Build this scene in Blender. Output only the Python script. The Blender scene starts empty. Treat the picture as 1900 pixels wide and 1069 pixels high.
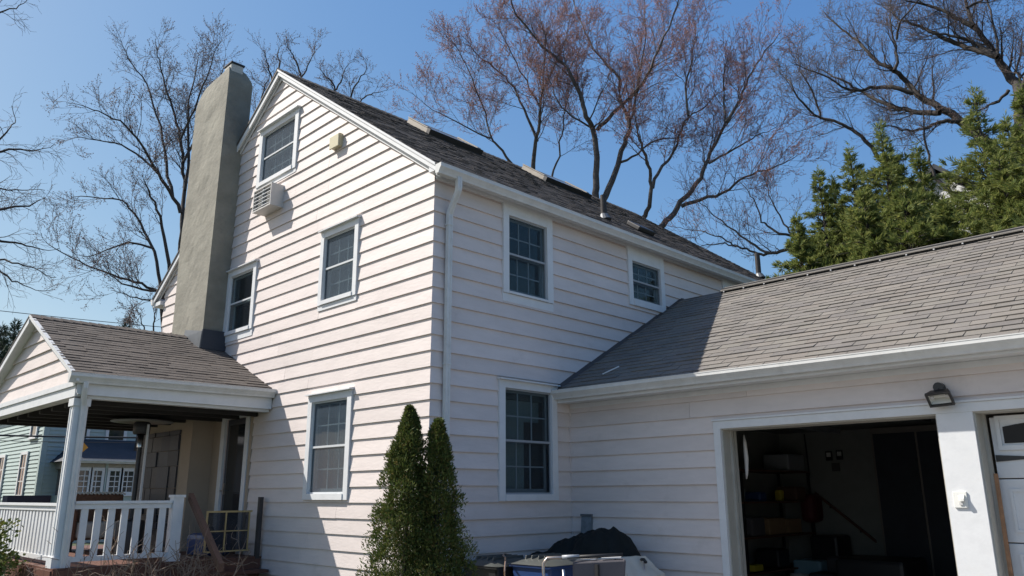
import bpy, math, random
import numpy as np
from mathutils import Vector, Matrix
rnd = random.Random(7)
sc = bpy.context.scene
# ------------------------------------------------------------------ camera, sky, sun, exposure
CAM = (7.357, -5.966, 1.650)
YAW, PITCH, ROLL, FPX = 134.953, 14.823, -0.249, 1452.6
def cam_axes():
    y, p, r = map(math.radians, (YAW, PITCH, ROLL))
    F = Vector((math.cos(y)*math.cos(p), math.sin(y)*math.cos(p), math.sin(p)))
    R = Vector((math.sin(y), -math.cos(y), 0)); U = R.cross(F)
    return F, math.cos(r)*R + math.sin(r)*U, -math.sin(r)*R + math.cos(r)*U
CF, CR, CU = cam_axes()
cd = bpy.data.cameras.new("camera"); cam = bpy.data.objects.new("camera", cd)
sc.collection.objects.link(cam); sc.camera = cam
cd.sensor_width = 36; cd.lens = FPX/1900*36; cd.clip_end = 2000; cd.clip_start = 0.05
M = Matrix((CR, CU, -CF)).transposed().to_4x4(); M.translation = CAM; cam.matrix_world = M
SUN = Vector((-0.77, -0.52, 1.0)).normalized()
w = bpy.data.worlds.new("World"); sc.world = w; w.use_nodes = True
nt = w.node_tree; bg = nt.nodes["Background"]
sky = nt.nodes.new("ShaderNodeTexSky"); sky.sky_type = 'NISHITA'; sky.sun_disc = False
sky.sun_elevation = math.asin(SUN.z); sky.sun_rotation = math.atan2(SUN.x, SUN.y)
sky.air_density = 1.0; sky.dust_density = 1.0; sky.ozone_density = 1.0; sky.altitude = 50
# the phone camera's response: one power curve per channel over the whole sky
sp = nt.nodes.new("ShaderNodeSeparateColor"); cb0 = nt.nodes.new("ShaderNodeCombineColor"); nt.links.new(sky.outputs[0], sp.inputs[0])
for i_, (k_, g_) in enumerate(((.541,1.21),(.893,.87),(2.0,.43))):
    pw = nt.nodes.new("ShaderNodeMath"); pw.operation = 'POWER'; pw.inputs[1].default_value = g_; nt.links.new(sp.outputs[i_], pw.inputs[0])
    ml = nt.nodes.new("ShaderNodeMath"); ml.operation = 'MULTIPLY'; ml.inputs[1].default_value = k_; nt.links.new(pw.outputs[0], ml.inputs[0]); nt.links.new(ml.outputs[0], cb0.inputs[i_])
nt.links.new(cb0.outputs[0], bg.inputs[0]); bg.inputs[1].default_value = 0.1
sl = bpy.data.lights.new("sun", 'SUN'); sl.energy = 4.1; sl.angle = math.radians(0.5); sl.color = (1.0, 0.95, 0.88)
so = bpy.data.objects.new("sun", sl); sc.collection.objects.link(so)
so.rotation_euler = SUN.to_track_quat('Z', 'Y').to_euler(); so.location = (-20, -14, 30)
sc.view_settings.view_transform = 'Standard'; sc.view_settings.look = 'None'
sc.view_settings.exposure = 0.85; sc.view_settings.gamma = 1
sc.view_settings.use_curve_mapping = False
col = sc.collection

def at(px, py, D):
    """world point seen at photo pixel (1900 wide) at horizontal distance D"""
    d = CF + CR*((px-950)/FPX) - CU*((py-534.5)/FPX)
    return Vector(CAM) + d*(D/math.hypot(d.x, d.y))

# ------------------------------------------------------------------ materials
def mat(name, colr, rough=0.6, metal=0.0, spec=0.5, var=0.0, noise=0.0, nscale=4.0, bump=0.0, bscale=60.0,
        island=0.0, cols=None, stretch=None, dirt=0.0, dirtcol=(0.25,0.2,0.15), translucent=0.0, dscale=1.3, bdist=.01):
    m = bpy.data.materials.new(name); m.use_nodes = True
    t = m.node_tree; N = t.nodes; L = t.links
    b = N["Principled BSDF"]; b.inputs["Roughness"].default_value = rough
    b.inputs["Metallic"].default_value = metal; b.inputs["Specular IOR Level"].default_value = spec
    src = None
    def mix(a, bb, fac, mode='MIX'):
        n = N.new("ShaderNodeMix"); n.data_type = 'RGBA'; n.blend_type = mode
        for i, v in ((6, a), (7, bb)):
            if isinstance(v, tuple): n.inputs[i].default_value = (*v[:3], 1)
            else: L.new(v, n.inputs[i])
        if isinstance(fac, float): n.inputs[0].default_value = fac
        else: L.new(fac, n.inputs[0])
        return n.outputs[2]
    cur = colr
    oi = N.new("ShaderNodeObjectInfo"); geo = N.new("ShaderNodeNewGeometry"); tc = N.new("ShaderNodeTexCoord")
    vec = geo.outputs["Position"]
    if stretch:
        mp = N.new("ShaderNodeMapping"); mp.inputs["Scale"].default_value = stretch
        L.new(vec, mp.inputs[0]); vec = mp.outputs[0]
    if cols:
        add = N.new("ShaderNodeMath"); add.operation = 'ADD'
        L.new(oi.outputs["Random"], add.inputs[0]); L.new(geo.outputs["Random Per Island"], add.inputs[1])
        fr = N.new("ShaderNodeMath"); fr.operation = 'FRACT'; L.new(add.outputs[0], fr.inputs[0])
        cr = N.new("ShaderNodeValToRGB"); el = cr.color_ramp.elements
        el[0].color = (*cols[0], 1); el[1].color = (*cols[-1], 1)
        for i, c in enumerate(cols[1:-1]):
            e = el.new((i+1)/(len(cols)-1)); e.color = (*c, 1)
        L.new(fr.outputs[0], cr.inputs[0]); cur = cr.outputs[0]
    if var:
        mr = N.new("ShaderNodeMapRange"); mr.inputs[3].default_value = 1-var; mr.inputs[4].default_value = 1+var*0.6
        L.new(oi.outputs["Random"], mr.inputs[0])
        cur = mix(cur, mr.outputs[0], 1.0, 'MULTIPLY')
    if noise:
        nz = N.new("ShaderNodeTexNoise"); nz.inputs["Scale"].default_value = nscale; nz.inputs["Detail"].default_value = 7
        nz.inputs["Roughness"].default_value = 0.65
        L.new(vec, nz.inputs["Vector"])
        mr = N.new("ShaderNodeMapRange"); mr.inputs[1].default_value = .3; mr.inputs[2].default_value = .7
        mr.inputs[3].default_value = 1-noise; mr.inputs[4].default_value = 1+noise*0.5
        L.new(nz.outputs[0], mr.inputs[0]); cur = mix(cur, mr.outputs[0], 1.0, 'MULTIPLY')
    if dirt:
        nz = N.new("ShaderNodeTexNoise"); nz.inputs["Scale"].default_value = dscale; nz.inputs["Detail"].default_value = 10
        nz.inputs["Roughness"].default_value = 0.75
        L.new(geo.outputs["Position"], nz.inputs["Vector"])
        mr = N.new("ShaderNodeMapRange"); mr.inputs[1].default_value = .56; mr.inputs[2].default_value = .8
        mr.inputs[3].default_value = 0; mr.inputs[4].default_value = dirt
        L.new(nz.outputs[0], mr.inputs[0]); cur = mix(cur, dirtcol, mr.outputs[0])
    if isinstance(cur, tuple): b.inputs["Base Color"].default_value = (*cur, 1)
    else: L.new(cur, b.inputs["Base Color"])
    if bump:
        nz = N.new("ShaderNodeTexNoise"); nz.inputs["Scale"].default_value = bscale; nz.inputs["Detail"].default_value = 6
        L.new(vec, nz.inputs["Vector"])
        bp = N.new("ShaderNodeBump"); bp.inputs["Strength"].default_value = bump; bp.inputs["Distance"].default_value = bdist
        L.new(nz.outputs[0], bp.inputs["Height"]); L.new(bp.outputs[0], b.inputs["Normal"])
    if translucent:
        tr = N.new("ShaderNodeBsdfTranslucent"); ms = N.new("ShaderNodeMixShader"); ms.inputs[0].default_value = translucent
        if isinstance(cur, tuple): tr.inputs[0].default_value = (*cur, 1)
        else: L.new(cur, tr.inputs[0])
        L.new(b.outputs[0], ms.inputs[1]); L.new(tr.outputs[0], ms.inputs[2])
        L.new(ms.outputs[0], N["Material Output"].inputs[0])
    return m

def glass_mat(name, screen=0.0, scol=(0.2,0.22,0.24), tint=(0.8,0.85,0.86), gloss=0.05):
    m = bpy.data.materials.new(name); m.use_nodes = True; t = m.node_tree; N = t.nodes; L = t.links
    N.remove(N["Principled BSDF"])
    tr = N.new("ShaderNodeBsdfTransparent"); tr.inputs[0].default_value = (*tint, 1)
    gl = N.new("ShaderNodeBsdfGlossy"); gl.inputs["Roughness"].default_value = 0.02
    lw = N.new("ShaderNodeLayerWeight"); lw.inputs[0].default_value = 0.5
    pw = N.new("ShaderNodeMath"); pw.operation = 'POWER'; pw.inputs[1].default_value = 4.0; L.new(lw.outputs["Facing"], pw.inputs[0])
    fr = N.new("ShaderNodeMath"); fr.operation = 'MULTIPLY_ADD'; fr.inputs[1].default_value = 0.9*gloss/.05; fr.inputs[2].default_value = gloss; fr.use_clamp = True
    L.new(pw.outputs[0], fr.inputs[0])
    nz = N.new("ShaderNodeTexNoise"); nz.inputs["Scale"].default_value = 1.7
    bp = N.new("ShaderNodeBump"); bp.inputs["Strength"].default_value = 0.05; bp.inputs["Distance"].default_value = 0.02
    L.new(nz.outputs[0], bp.inputs["Height"]); L.new(bp.outputs[0], gl.inputs["Normal"])
    mx = N.new("ShaderNodeMixShader"); L.new(fr.outputs[0], mx.inputs[0]); L.new(tr.outputs[0], mx.inputs[1]); L.new(gl.outputs[0], mx.inputs[2])
    out = mx.outputs[0]
    if screen:
        df = N.new("ShaderNodeBsdfDiffuse"); df.inputs[0].default_value = (*scol, 1)
        m2 = N.new("ShaderNodeMixShader"); m2.inputs[0].default_value = screen
        L.new(out, m2.inputs[1]); L.new(df.outputs[0], m2.inputs[2]); out = m2.outputs[0]
    L.new(out, N["Material Output"].inputs[0]); return m

SIDE = (0.655, 0.585, 0.552)
MT = dict(
 siding=mat("pale_pink_painted_siding", SIDE, 0.55, var=0.075, noise=0.09, nscale=1.6, bump=0.25, bscale=9, bdist=.010, stretch=(1,1,4), dirt=0.42, dirtcol=(0.40,0.35,0.31), dscale=2.4),
 wallback=mat("sheathing", (0.5,0.42,0.4), 0.8, noise=.1),
 white=mat("white_trim_paint", (0.65,0.66,0.665), 0.5, noise=0.08, nscale=6, dirt=0.35, dirtcol=(0.4,0.38,0.33), dscale=3.0, bump=.12, bscale=25),
 gutter=mat("white_gutter_aluminium", (0.62,0.62,0.60), 0.42, noise=0.12, nscale=5, dirt=0.5, dirtcol=(0.3,0.28,0.24), dscale=4.0),
 stucco=mat("grey_stucco", (0.245,0.234,0.192), 0.9, noise=0.30, nscale=1.3, bump=.55, bscale=9, bdist=.016, stretch=(1,1,1.3), dirt=0.65, dirtcol=(0.115,0.11,0.095), dscale=2.2),
 mortar=mat("pale_mortar", (0.5,0.48,0.43), 0.9, noise=.15),
 shA=mat("dark_asphalt_shingle", (0.05,0.05,0.05), 0.92, spec=.25, cols=[(0.062,0.057,0.056),(0.082,0.074,0.070),(0.050,0.047,0.047),(0.072,0.065,0.062),(0.092,0.081,0.074)], noise=.18, nscale=14, bump=.6, bscale=150),
 shB=mat("brown_grey_asphalt_shingle", (0.07,0.06,0.055), 0.92, spec=.25, cols=[(0.182,0.163,0.143),(0.205,0.186,0.163),(0.165,0.152,0.140),(0.195,0.180,0.156),(0.175,0.160,0.148)], noise=.14, nscale=2.5, bump=.6, bscale=140, dirt=.22, dirtcol=(.06,.055,.05)),
 shC=mat("weathered_porch_shingle", (0.07,0.06,0.055), 0.92, spec=.25, cols=[(0.100,0.087,0.078),(0.118,0.102,0.090),(0.088,0.077,0.070),(0.108,0.093,0.083)], noise=.22, nscale=3.5, bump=.5, bscale=160, dirt=.35, dirtcol=(.045,.04,.038)),
 dark=mat("black_metal", (0.02,0.02,0.022), 0.45),
 flash=mat("grey_lead_flashing", (0.12,0.13,0.14), 0.5, metal=.2, noise=.2),
 edge=mat("dark_drip_edge", (0.06,0.05,0.045), 0.6),
 sash=mat("grey_aluminium_sash", (0.30,0.32,0.34), 0.4),
 sashw=mat("pale_sash", (0.55,0.57,0.58), 0.45),
 drive=mat("worn_asphalt_drive", (0.21,0.20,0.185), 0.9, noise=.3, nscale=6, bump=.4, bscale=90),  # driveway colour lightened so it bounces more light onto the shaded walls
 muntin2=mat("dim_grey_muntin", (0.42,0.44,0.47), 0.5),  # darker copy of muntin: shade on the side windows put into the colour
 jamb=mat("greyed_jamb_paint", (0.40,0.385,0.34), 0.6, noise=.12, nscale=5),  # white jambs, with the shade of the doorways put into the colour
 hood=mat("tarnished_steel_hood", (0.20,0.20,0.20), 0.35, metal=.8),
 muntin=mat("white_muntin", (0.78,0.80,0.82), 0.5),
 pane=glass_mat("window_glass", 0.0),
 screen=glass_mat("screened_glass", 0.34, (0.10,0.13,0.165), gloss=.02),
 screen2=glass_mat("dark_screened_glass", 0.10, (0.05,0.06,0.08), gloss=.012),
 room=mat("dim_room_wall", (0.22,0.2,0.18), 0.9),
 garwall=mat("plaster_garage_wall", (0.25,0.26,0.245), 0.9, noise=.1),
 curtain=mat("pale_curtain", (0.55,0.55,0.52), 0.9, noise=.1),
 blind=mat("blind_slat", (0.6,0.6,0.55), 0.6),
 beige=mat("beige_stucco_wall", (0.36,0.29,0.22), 0.85, noise=.06, bump=.2, bscale=30),
 wood=mat("dark_red_brown_wood", (0.12,0.05,0.032), 0.6, noise=.3, nscale=6, stretch=(4,4,.6), bump=.2),
 woodl=mat("weathered_brown_board", (0.13,0.068,0.045), 0.7, noise=.3, nscale=8, stretch=(6,6,.7), bump=.2),
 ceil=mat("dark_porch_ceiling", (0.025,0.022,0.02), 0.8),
 door=mat("dark_door", (0.03,0.035,0.045), 0.35),
 stone=mat("slate_veneer_stone", (0.1,0.1,0.1), 0.5, cols=[(0.038,0.045,0.056),(0.065,0.060,0.058),(0.018,0.024,0.034),(0.055,0.062,0.076),(0.030,0.032,0.038)], noise=.25, bump=.3, bscale=20),
 steel=mat("stainless_steel", (0.55,0.55,0.55), 0.28, metal=1.0),
 tube=mat("bronze_grey_tube", (0.45,0.38,0.33), 0.3, metal=.8),
 gold=mat("brass_coloured_wood", (0.45,0.32,0.14), 0.5),
 mesh=glass_mat("mesh_infill", 0.55, (0.05,0.05,0.055), (0.9,0.9,0.9), gloss=.0),
 wicker=mat("brown_wicker", (0.20,0.10,0.06), 0.7, bump=.8, bscale=60, noise=.3, nscale=30),
 plastic=mat("charcoal_bin_plastic", (0.075,0.078,0.07), 0.38, noise=.2, nscale=5),
 blue=mat("blue_bin_plastic", (0.018,0.05,0.16), 0.38),
 tarp=mat("black_tarp", (0.011,0.014,0.014), 0.85, spec=.2, bump=.9, bscale=7, noise=.3),
 canvas=mat("beige_canvas_cover", (0.55,0.52,0.45), 0.8, bump=.5, bscale=6, noise=.1),
 fabric=mat("grey_nylon_fabric", (0.10,0.09,0.095), 0.8, bump=.3),
 lamp=mat("reflector", (0.7,0.7,0.66), 0.4),
 ivory=mat("ivory_plastic", (0.52,0.47,0.31), 0.5),
 rust=mat("rusty_orange_brown_stick", (0.36,0.19,0.10), 0.8, noise=.4, nscale=10),
 conc=mat("concrete", (0.3,0.29,0.27), 0.9, noise=.15),
 asphalt=mat("asphalt", (0.05,0.05,0.052), 0.9, noise=.3, nscale=8, bump=.4, bscale=90),
 grass=mat("lawn_grass", (0.050,0.066,0.025), 0.95, noise=.5, nscale=1.2, bump=.8, bscale=40),
 teal=mat("blue_green_clapboard_paint", (0.37,0.45,0.43), 0.6, noise=.06),
 slate=mat("dark_blue_grey_roof", (0.035,0.042,0.055), 0.75, noise=.2, nscale=3),
 bark=mat("grey_maple_bark", (0.095,0.084,0.076), 0.9, noise=.5, nscale=7, bump=.6, bscale=25),
 bark2=mat("dark_bark", (0.048,0.041,0.036), 0.9, noise=.5, nscale=5, bump=.6, bscale=25),
 twigm=mat("reddish_maple_twigs", (0.17,0.105,0.095), 0.8, noise=.3),
 twig=mat("brown_twigs", (0.10,0.080,0.074), 0.8, noise=.3),
 bud=mat("red_maple_buds", (0.2,0.06,0.05), 0.7, cols=[(0.34,0.13,0.115),(0.42,0.20,0.165),(0.25,0.11,0.10),(0.38,0.21,0.16)]),
 bud2=mat("brown_buds", (0.2,0.06,0.05), 0.7, cols=[(0.12,0.07,0.06),(0.17,0.09,0.08),(0.10,0.07,0.06)]),
 arb=mat("arborvitae_foliage", (0.05,0.08,0.02), 0.7, spec=.3, cols=[(0.030,0.055,0.013),(0.070,0.105,0.022),(0.135,0.150,0.034),(0.046,0.078,0.018),(0.145,0.110,0.038)], translucent=.25),
 hem=mat("hemlock_foliage", (0.04,0.07,0.02), 0.7, spec=.3, cols=[(0.090,0.135,0.034),(0.165,0.200,0.052),(0.27,0.275,0.078),(0.12,0.165,0.052),(0.20,0.225,0.072)], translucent=.42),
 hem2=mat("dark_conifer_foliage", (0.04,0.07,0.02), 0.7, spec=.3, cols=[(0.030,0.048,0.026),(0.048,0.07,0.036),(0.03,0.055,0.038)]),
 bush=mat("spring_bush_leaves", (0.04,0.07,0.02), 0.6, cols=[(0.06,0.10,0.02),(0.13,0.16,0.03),(0.04,0.075,0.02),(0.2,0.19,0.04)], translucent=.3),
 dry=mat("dry_twigs", (0.26,0.19,0.14), 0.9, noise=.3),
 red=mat("dark_red_fabric", (0.22,0.02,0.02), 0.8), card=mat("cardboard", (0.30,0.19,0.10), 0.85),
 yellow=mat("yellow_plastic", (0.5,0.4,0.03), 0.5), orange=mat("orange_sign_face", (0.55,0.26,0.03), 0.6),
 cyan=mat("pale_blue_plastic", (0.25,0.42,0.5), 0.5), lightgrey=mat("light_grey_plastic", (0.5,0.5,0.5), 0.5), redd=mat("deep_red_nylon", (0.09,0.010,0.014), 0.7),
 rubber=mat("black_rubber", (0.015,0.015,0.015), 0.6), darkglass=mat("dark_door_glass", (0.012,0.013,0.016), 0.25, spec=.2), ductgrey=mat("blue_grey_duct_metal", (0.20,0.24,0.27), 0.5, metal=.3, noise=.3, nscale=14),
 acgrey=mat("weathered_beige_sleeve", (0.55,0.53,0.50), 0.5, noise=.12), coil=mat("dusty_coil", (0.13,0.13,0.12), 0.8, noise=.4, nscale=25),
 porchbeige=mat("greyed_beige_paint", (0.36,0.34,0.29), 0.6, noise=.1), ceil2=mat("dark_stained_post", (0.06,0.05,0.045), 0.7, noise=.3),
 doorglass=mat("dark_storm_glass", (0.02,0.025,0.03), 0.06, spec=.7), darkblue=mat("navy_plastic", (0.02,0.025,0.05), 0.5),
 copper=mat("bronze_cord", (0.55,0.36,0.24), 0.25, metal=1.0), farglass=mat("far_window_glass", (0.03,0.04,0.04), 0.08, spec=.9, noise=.3),
 paper=mat("paper", (0.7,0.7,0.66), 0.8),
)

# ------------------------------------------------------------------ helpers
def finish(o, label=None, cat=None, group=None, kind=None, parent=None):
    if label: o['label'] = label
    if cat: o['category'] = cat
    if group: o['group'] = group
    if kind: o['kind'] = kind
    if parent is not None: o.parent = parent
    return o
def empty(name, loc, label, cat, group=None):
    o = bpy.data.objects.new(name, None); col.objects.link(o); o.location = loc; o.empty_display_size = .2
    return finish(o, label, cat, group)

SPLIT = {"armrest","corner_board","rear_wall","floor_slab","raised_moulding","deck_post","porch_back_wall","kerb","foundation","fluting_strip","opener_rail","flashing_frame"}
class MB:
    """collects faces; world coordinates; build() links ONE mesh object"""
    def __init__(s): s.v = []; s.f = []; s.mi = []; s.m = 0
    def poly(s, pts, faces):
        b = len(s.v); s.v += [tuple(p) for p in pts]; s.f += [tuple(b+i for i in f) for f in faces]; s.mi += [s.m]*len(faces); return s
    def hexa(s, p):   # 8 points: bottom 0-3 ccw, top 4-7
        return s.poly(p, [(0,3,2,1),(4,5,6,7),(0,1,5,4),(1,2,6,5),(2,3,7,6),(3,0,4,7)])
    def box(s, x0,x1,y0,y1,z0,z1):
        return s.hexa([(x0,y0,z0),(x1,y0,z0),(x1,y1,z0),(x0,y1,z0),(x0,y0,z1),(x1,y0,z1),(x1,y1,z1),(x0,y1,z1)])
    def fbox(s, F, u0,u1,v0,v1,w0,w1):
        p = [F(u0,v0,w0),F(u1,v0,w0),F(u1,v0,w1),F(u0,v0,w1),F(u0,v1,w0),F(u1,v1,w0),F(u1,v1,w1),F(u0,v1,w1)]
        return s.hexa(p)
    def prism(s, a, b):   # two matching polygons
        n = len(a); P = list(a)+list(b)
        return s.poly(P, [tuple(range(n-1,-1,-1)), tuple(range(n,2*n))]+[(i,(i+1)%n,(i+1)%n+n,i+n) for i in range(n)])
    def tube(s, pts, r, n=8, cap=True):
        pts = [Vector(p) for p in pts]; rr = r if isinstance(r, (list,tuple)) else [r]*len(pts)
        rings = []; ref = None
        for i, p in enumerate(pts):
            d = (pts[min(i+1,len(pts)-1)]-pts[max(i-1,0)]).normalized()
            if ref is None: ref = d.orthogonal().normalized()
            ref = (ref - d*ref.dot(d)).normalized(); c = d.cross(ref)
            rings.append([p+(ref*math.cos(2*math.pi*k/n)+c*math.sin(2*math.pi*k/n))*rr[i] for k in range(n)])
        P = [q for R_ in rings for q in R_]; f = []
        for i in range(len(pts)-1):
            for k in range(n):
                f.append((i*n+k, i*n+(k+1)%n, (i+1)*n+(k+1)%n, (i+1)*n+k))
        if cap: f += [tuple(range(n-1,-1,-1)), tuple(range((len(pts)-1)*n, len(pts)*n))]
        return s.poly(P, f)
    def build(s, name, m, parent=None, smooth=False, bevel=0, **kw):
        if name in SPLIT and len(s.f) > 6 and len(s.f) % 6 == 0 and kw.get('kind') != 'stuff':
            for i in range(len(s.f)//6):
                q = MB(); q.v = s.v[i*8:i*8+8]; q.f = [tuple(k-i*8 for k in f) for f in s.f[i*6:i*6+6]]; q.mi = [0]*6
                o = q.build(name, m, parent, smooth, bevel, **kw)
            return o
        me = bpy.data.meshes.new(name); me.from_pydata(s.v, [], s.f)
        for mm in (m if isinstance(m, (list,tuple)) else [m]): me.materials.append(mm)
        if isinstance(m, (list,tuple)):
            for i, p in enumerate(me.polygons): p.material_index = s.mi[i]
        if smooth:
            for p in me.polygons: p.use_smooth = True
        me.update(); o = bpy.data.objects.new(name, me); col.objects.link(o)
        if parent is not None: attach(o, parent)
        if bevel:
            b = o.modifiers.new("bevel", 'BEVEL'); b.width = bevel; b.segments = 2; b.limit_method = 'ANGLE'
        return finish(o, **kw)
def attach(o, parent):
    """parent keeping world coordinates (parents are unrotated)"""
    off = Vector((0,0,0)); p = parent
    while p is not None: off += p.location; p = p.parent
    o.parent = parent; o.location = -off
def F_g(u, v, w): return (u, -w, v)             # gable wall, faces -Y
def F_s(u, v, w): return (w, u, v)              # side wall, faces +X
YG = 2.548
def F_r(u, v, w): return (u, YG-w, v)           # garage front, faces -Y
def F_p(u, v, w): return (u, -2.78-w, v)        # porch gable

# ------------------------------------------------------------------ ground
def ground():
    MB().poly([(-400,-400,0),(400,-400,0),(400,400,0),(-400,400,0)], [(0,1,2,3)]).build("lawn", MT['grass'], kind='structure')
    MB().poly([(1.0,-40,.004),(12,-40,.004),(12,2.3,.004),(1.0,2.3,.004)], [(0,1,2,3)]).build("driveway", MT['drive'], kind='structure')
    MB().poly([(-20,-200,.004),(-14,-200,.004),(-14,200,.004),(-20,200,.004)], [(0,1,2,3)]).build("street", MT['asphalt'], kind='structure')
    MB().box(-14,-13.85,-200,200,0,.12).box(-20.15,-20,-200,200,0,.12).build("kerb", MT['conc'], kind='structure')
ground()

# ------------------------------------------------------------------ house
house = empty("house", (-4.3, 3, 0), "pale pink clapboard house with grey stucco chimney, covered porch and attached garage", "house")
PR, AP, RS = 0.716, -4.3, 8.95      # main roof: slope, ridge x, ridge top z
def roofz(x): return RS - PR*abs(x-AP)
rake_under = lambda x: roofz(x)-0.06
Z0 = 1.566
HOLES_G = [(-2.62,-1.70,1.66,2.96),(-2.53,-1.73,4.42,5.46),(-5.60,-4.74,4.42,5.46),(-4.80,-3.68,6.95,7.92),(-5.28,-4.60,0.80,2.90)]
HOLES_S = [(1.30,2.10,4.33,5.45),(4.15,4.97,4.72,5.40),(7.13,7.95,4.72,5.40),(1.23,2.13,1.66,3.03)]

def wall_panel(name, F, u0, u1, v0, top, holes, cuts=(), w0=-0.14, w1=-0.002, m=None, lab=None):
    """backing wall with real openings; top(u) gives its upper edge"""
    mb = MB(); xs = sorted(set([u0,u1]+[h[i] for h in holes for i in (0,1)]+list(cuts)))
    for a, b in zip(xs[:-1], xs[1:]):
        mid = (a+b)/2; iv = sorted((h[2],h[3]) for h in holes if h[0] <= mid <= h[1]); z = v0
        for (c, d) in iv+[(None,None)]:
            ta = top(a) if c is None else c; tb = top(b) if c is None else c
            if ta > z+1e-4 or tb > z+1e-4:
                mb.hexa([F(a,z,w0),F(b,z,w0),F(b,z,w1),F(a,z,w1),F(a,ta,w0),F(b,tb,w0),F(b,tb,w1),F(a,ta,w1)])
            if c is not None: z = d
    return mb.build(name, m or MT['wallback'], house, label=lab)

def clapboards(wall, F, m0, m1, umin, umax, blocks, matr, mitre0=0, mitre1=0, expo=.2, thick=.024, seg=3.7, off=(0,0,0), z0base=Z0):
    """one object per clapboard; blocks = (u0,u1,z0,z1) rectangles left free; umin/umax are functions of z"""
    R_ = random.Random(hash(wall.name) % 1000 + 3)
    R_ = random.Random(len(wall.name)*7+3)
    for m in range(m0, m1):
        za, zb = z0base+expo*m, z0base+expo*(m+1)+.004
        za += R_.uniform(-.0015,.0015)
        if umax(za)-umin(za) < .05: continue
        segs = [(umin(za), umin(min(zb, 99)), umax(za), umax(zb), za, zb)]
        if segs[0][3] < segs[0][1]:
            mid = (segs[0][1]+segs[0][3])/2; segs = [(umin(za), mid, umax(za), mid, za, zb)]
        for (b0,b1,c0,c1) in blocks:
            if c1 <= za+.01 or c0 >= zb-.012: continue
            out = []
            for (l0,l1,r0,r1,a,b) in segs:
                if b1 <= min(l0,l1) or b0 >= max(r0,r1): out.append((l0,l1,r0,r1,a,b)); continue
                if b0 > l0+.03: out.append((l0,l1,b0,b0,a,b))
                if b1 < r0-.03: out.append((b1,b1,r0,r1,a,b))
                if c0 > a+.025: out.append((b0,b0,b1,b1,a,min(b,c0)))
                elif c1 < b-.025: out.append((b0,b0,b1,b1,max(a,c1),b))
            segs = out
        fin = []
        for s_ in segs:
            (l0,l1,r0,r1,a,b) = s_
            ln = r0-l0
            if ln > seg+.6:
                j = l0+R_.uniform(1.6, seg-.4)
                while r0-j > .8:
                    fin.append((l0,l1,j-.0015,j-.0015,a,b)); l0 = l1 = j+.0015; j += seg
                fin.append((l0,l1,r0,r1,a,b))
            else: fin.append(s_)
        for (l0,l1,r0,r1,a,b) in fin:
            if abs(b-a) < .02: continue
            def ww(z): return .004+(thick-.004)*max(0,(zb-z))/(zb-za if zb>za else 1)
            j = R_.uniform(-.0015,.002); wa = ww(a)+j; wb = max(.002, ww(b)); jz = R_.uniform(-.002,.002)
            ml = mitre0 if abs(l0-umin(za))<1e-6 else 0; mr = mitre1 if abs(r0-umax(za))<1e-6 else 0
            P = [F(l0,a+jz,0),F(r0,a-jz,0),F(r0+mr*wa,a-jz,wa),F(l0-ml*wa,a+jz,wa),
                 F(l1,b,0),F(r1,b,0),F(r1+mr*wb,b,wb),F(l1-ml*wb,b,wb)]
            P = [(p[0]+off[0],p[1]+off[1],p[2]+off[2]) for p in P]
            MB().hexa(P).build("clapboard", matr, wall)

gable_wall = wall_panel("gable_wall", F_g, -8.6, 0, 0, rake_under, HOLES_G, (AP,), lab="tall gable wall of pale pink clapboards")
side_wall = wall_panel("side_wall", F_s, 0.0, 10.4, 0, lambda u: 5.62, HOLES_S)
MB().box(-8.6,-8.46,0.14,10.4,0,5.8).build("rear_wall", MT['siding'], house)
mb = MB()
for a, b in ((-8.6, AP), (AP, 0)):
    mb.hexa([(a,10.26,0),(b,10.26,0),(b,10.4,0),(a,10.4,0),(a,10.26,rake_under(a)),(b,10.26,rake_under(b)),(b,10.4,rake_under(b)),(a,10.4,rake_under(a))])
mb.build("rear_wall", MT['siding'], house)
MB().box(-8.4,-.15,.15,10.2,2.9,3.0).box(-8.4,-.15,.15,10.2,5.62,5.7).box(-8.4,-.15,.15,10.2,.7,.75).box(-3.4,-3.3,.15,10.2,.75,5.6).box(-3.2,-.15,3.0,3.1,.75,5.6).build("floor_slab", MT['room'], house)
MB().box(-8.62,.01,-.01,.0,0,.2).box(.0,.012,-.01,2.5,0,.2).build("foundation", MT['conc'], house)

blk_g = [(-2.70,-1.60,1.60,3.03),(-2.62,-1.65,4.34,5.50),(-5.70,-4.65,4.34,5.50),(-4.90,-3.60,6.87,7.96),(-5.42,-4.42,0,2.98),(-7.9,-5.72,0,3.05),(-7.02,-5.72,3,8.9)]
lx = lambda z: max(-8.6, AP-(RS-.10-z)/PR); rx = lambda z: min(0.0, AP+(RS-.10-z)/PR)
clapboards(gable_wall, F_g, -7, 36, lx, rx, blk_g, MT['siding'], 0, 1)
def side_max(z):
    if z < 2.95: return YG
    if z < 4.93: return max(YG, 2.486+(z-3.19)/.566+.1)
    return 10.4
blk_s = [(1.20,2.20,4.25,5.7),(4.05,5.07,4.66,5.7),(7.03,8.05,4.66,5.7),(1.13,2.23,1.60,3.10)]
clapboards(side_wall, F_s, -7, 20, lambda z: 0.0, side_max, blk_s, MT['siding'], 1, 0, thick=.029)

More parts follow.
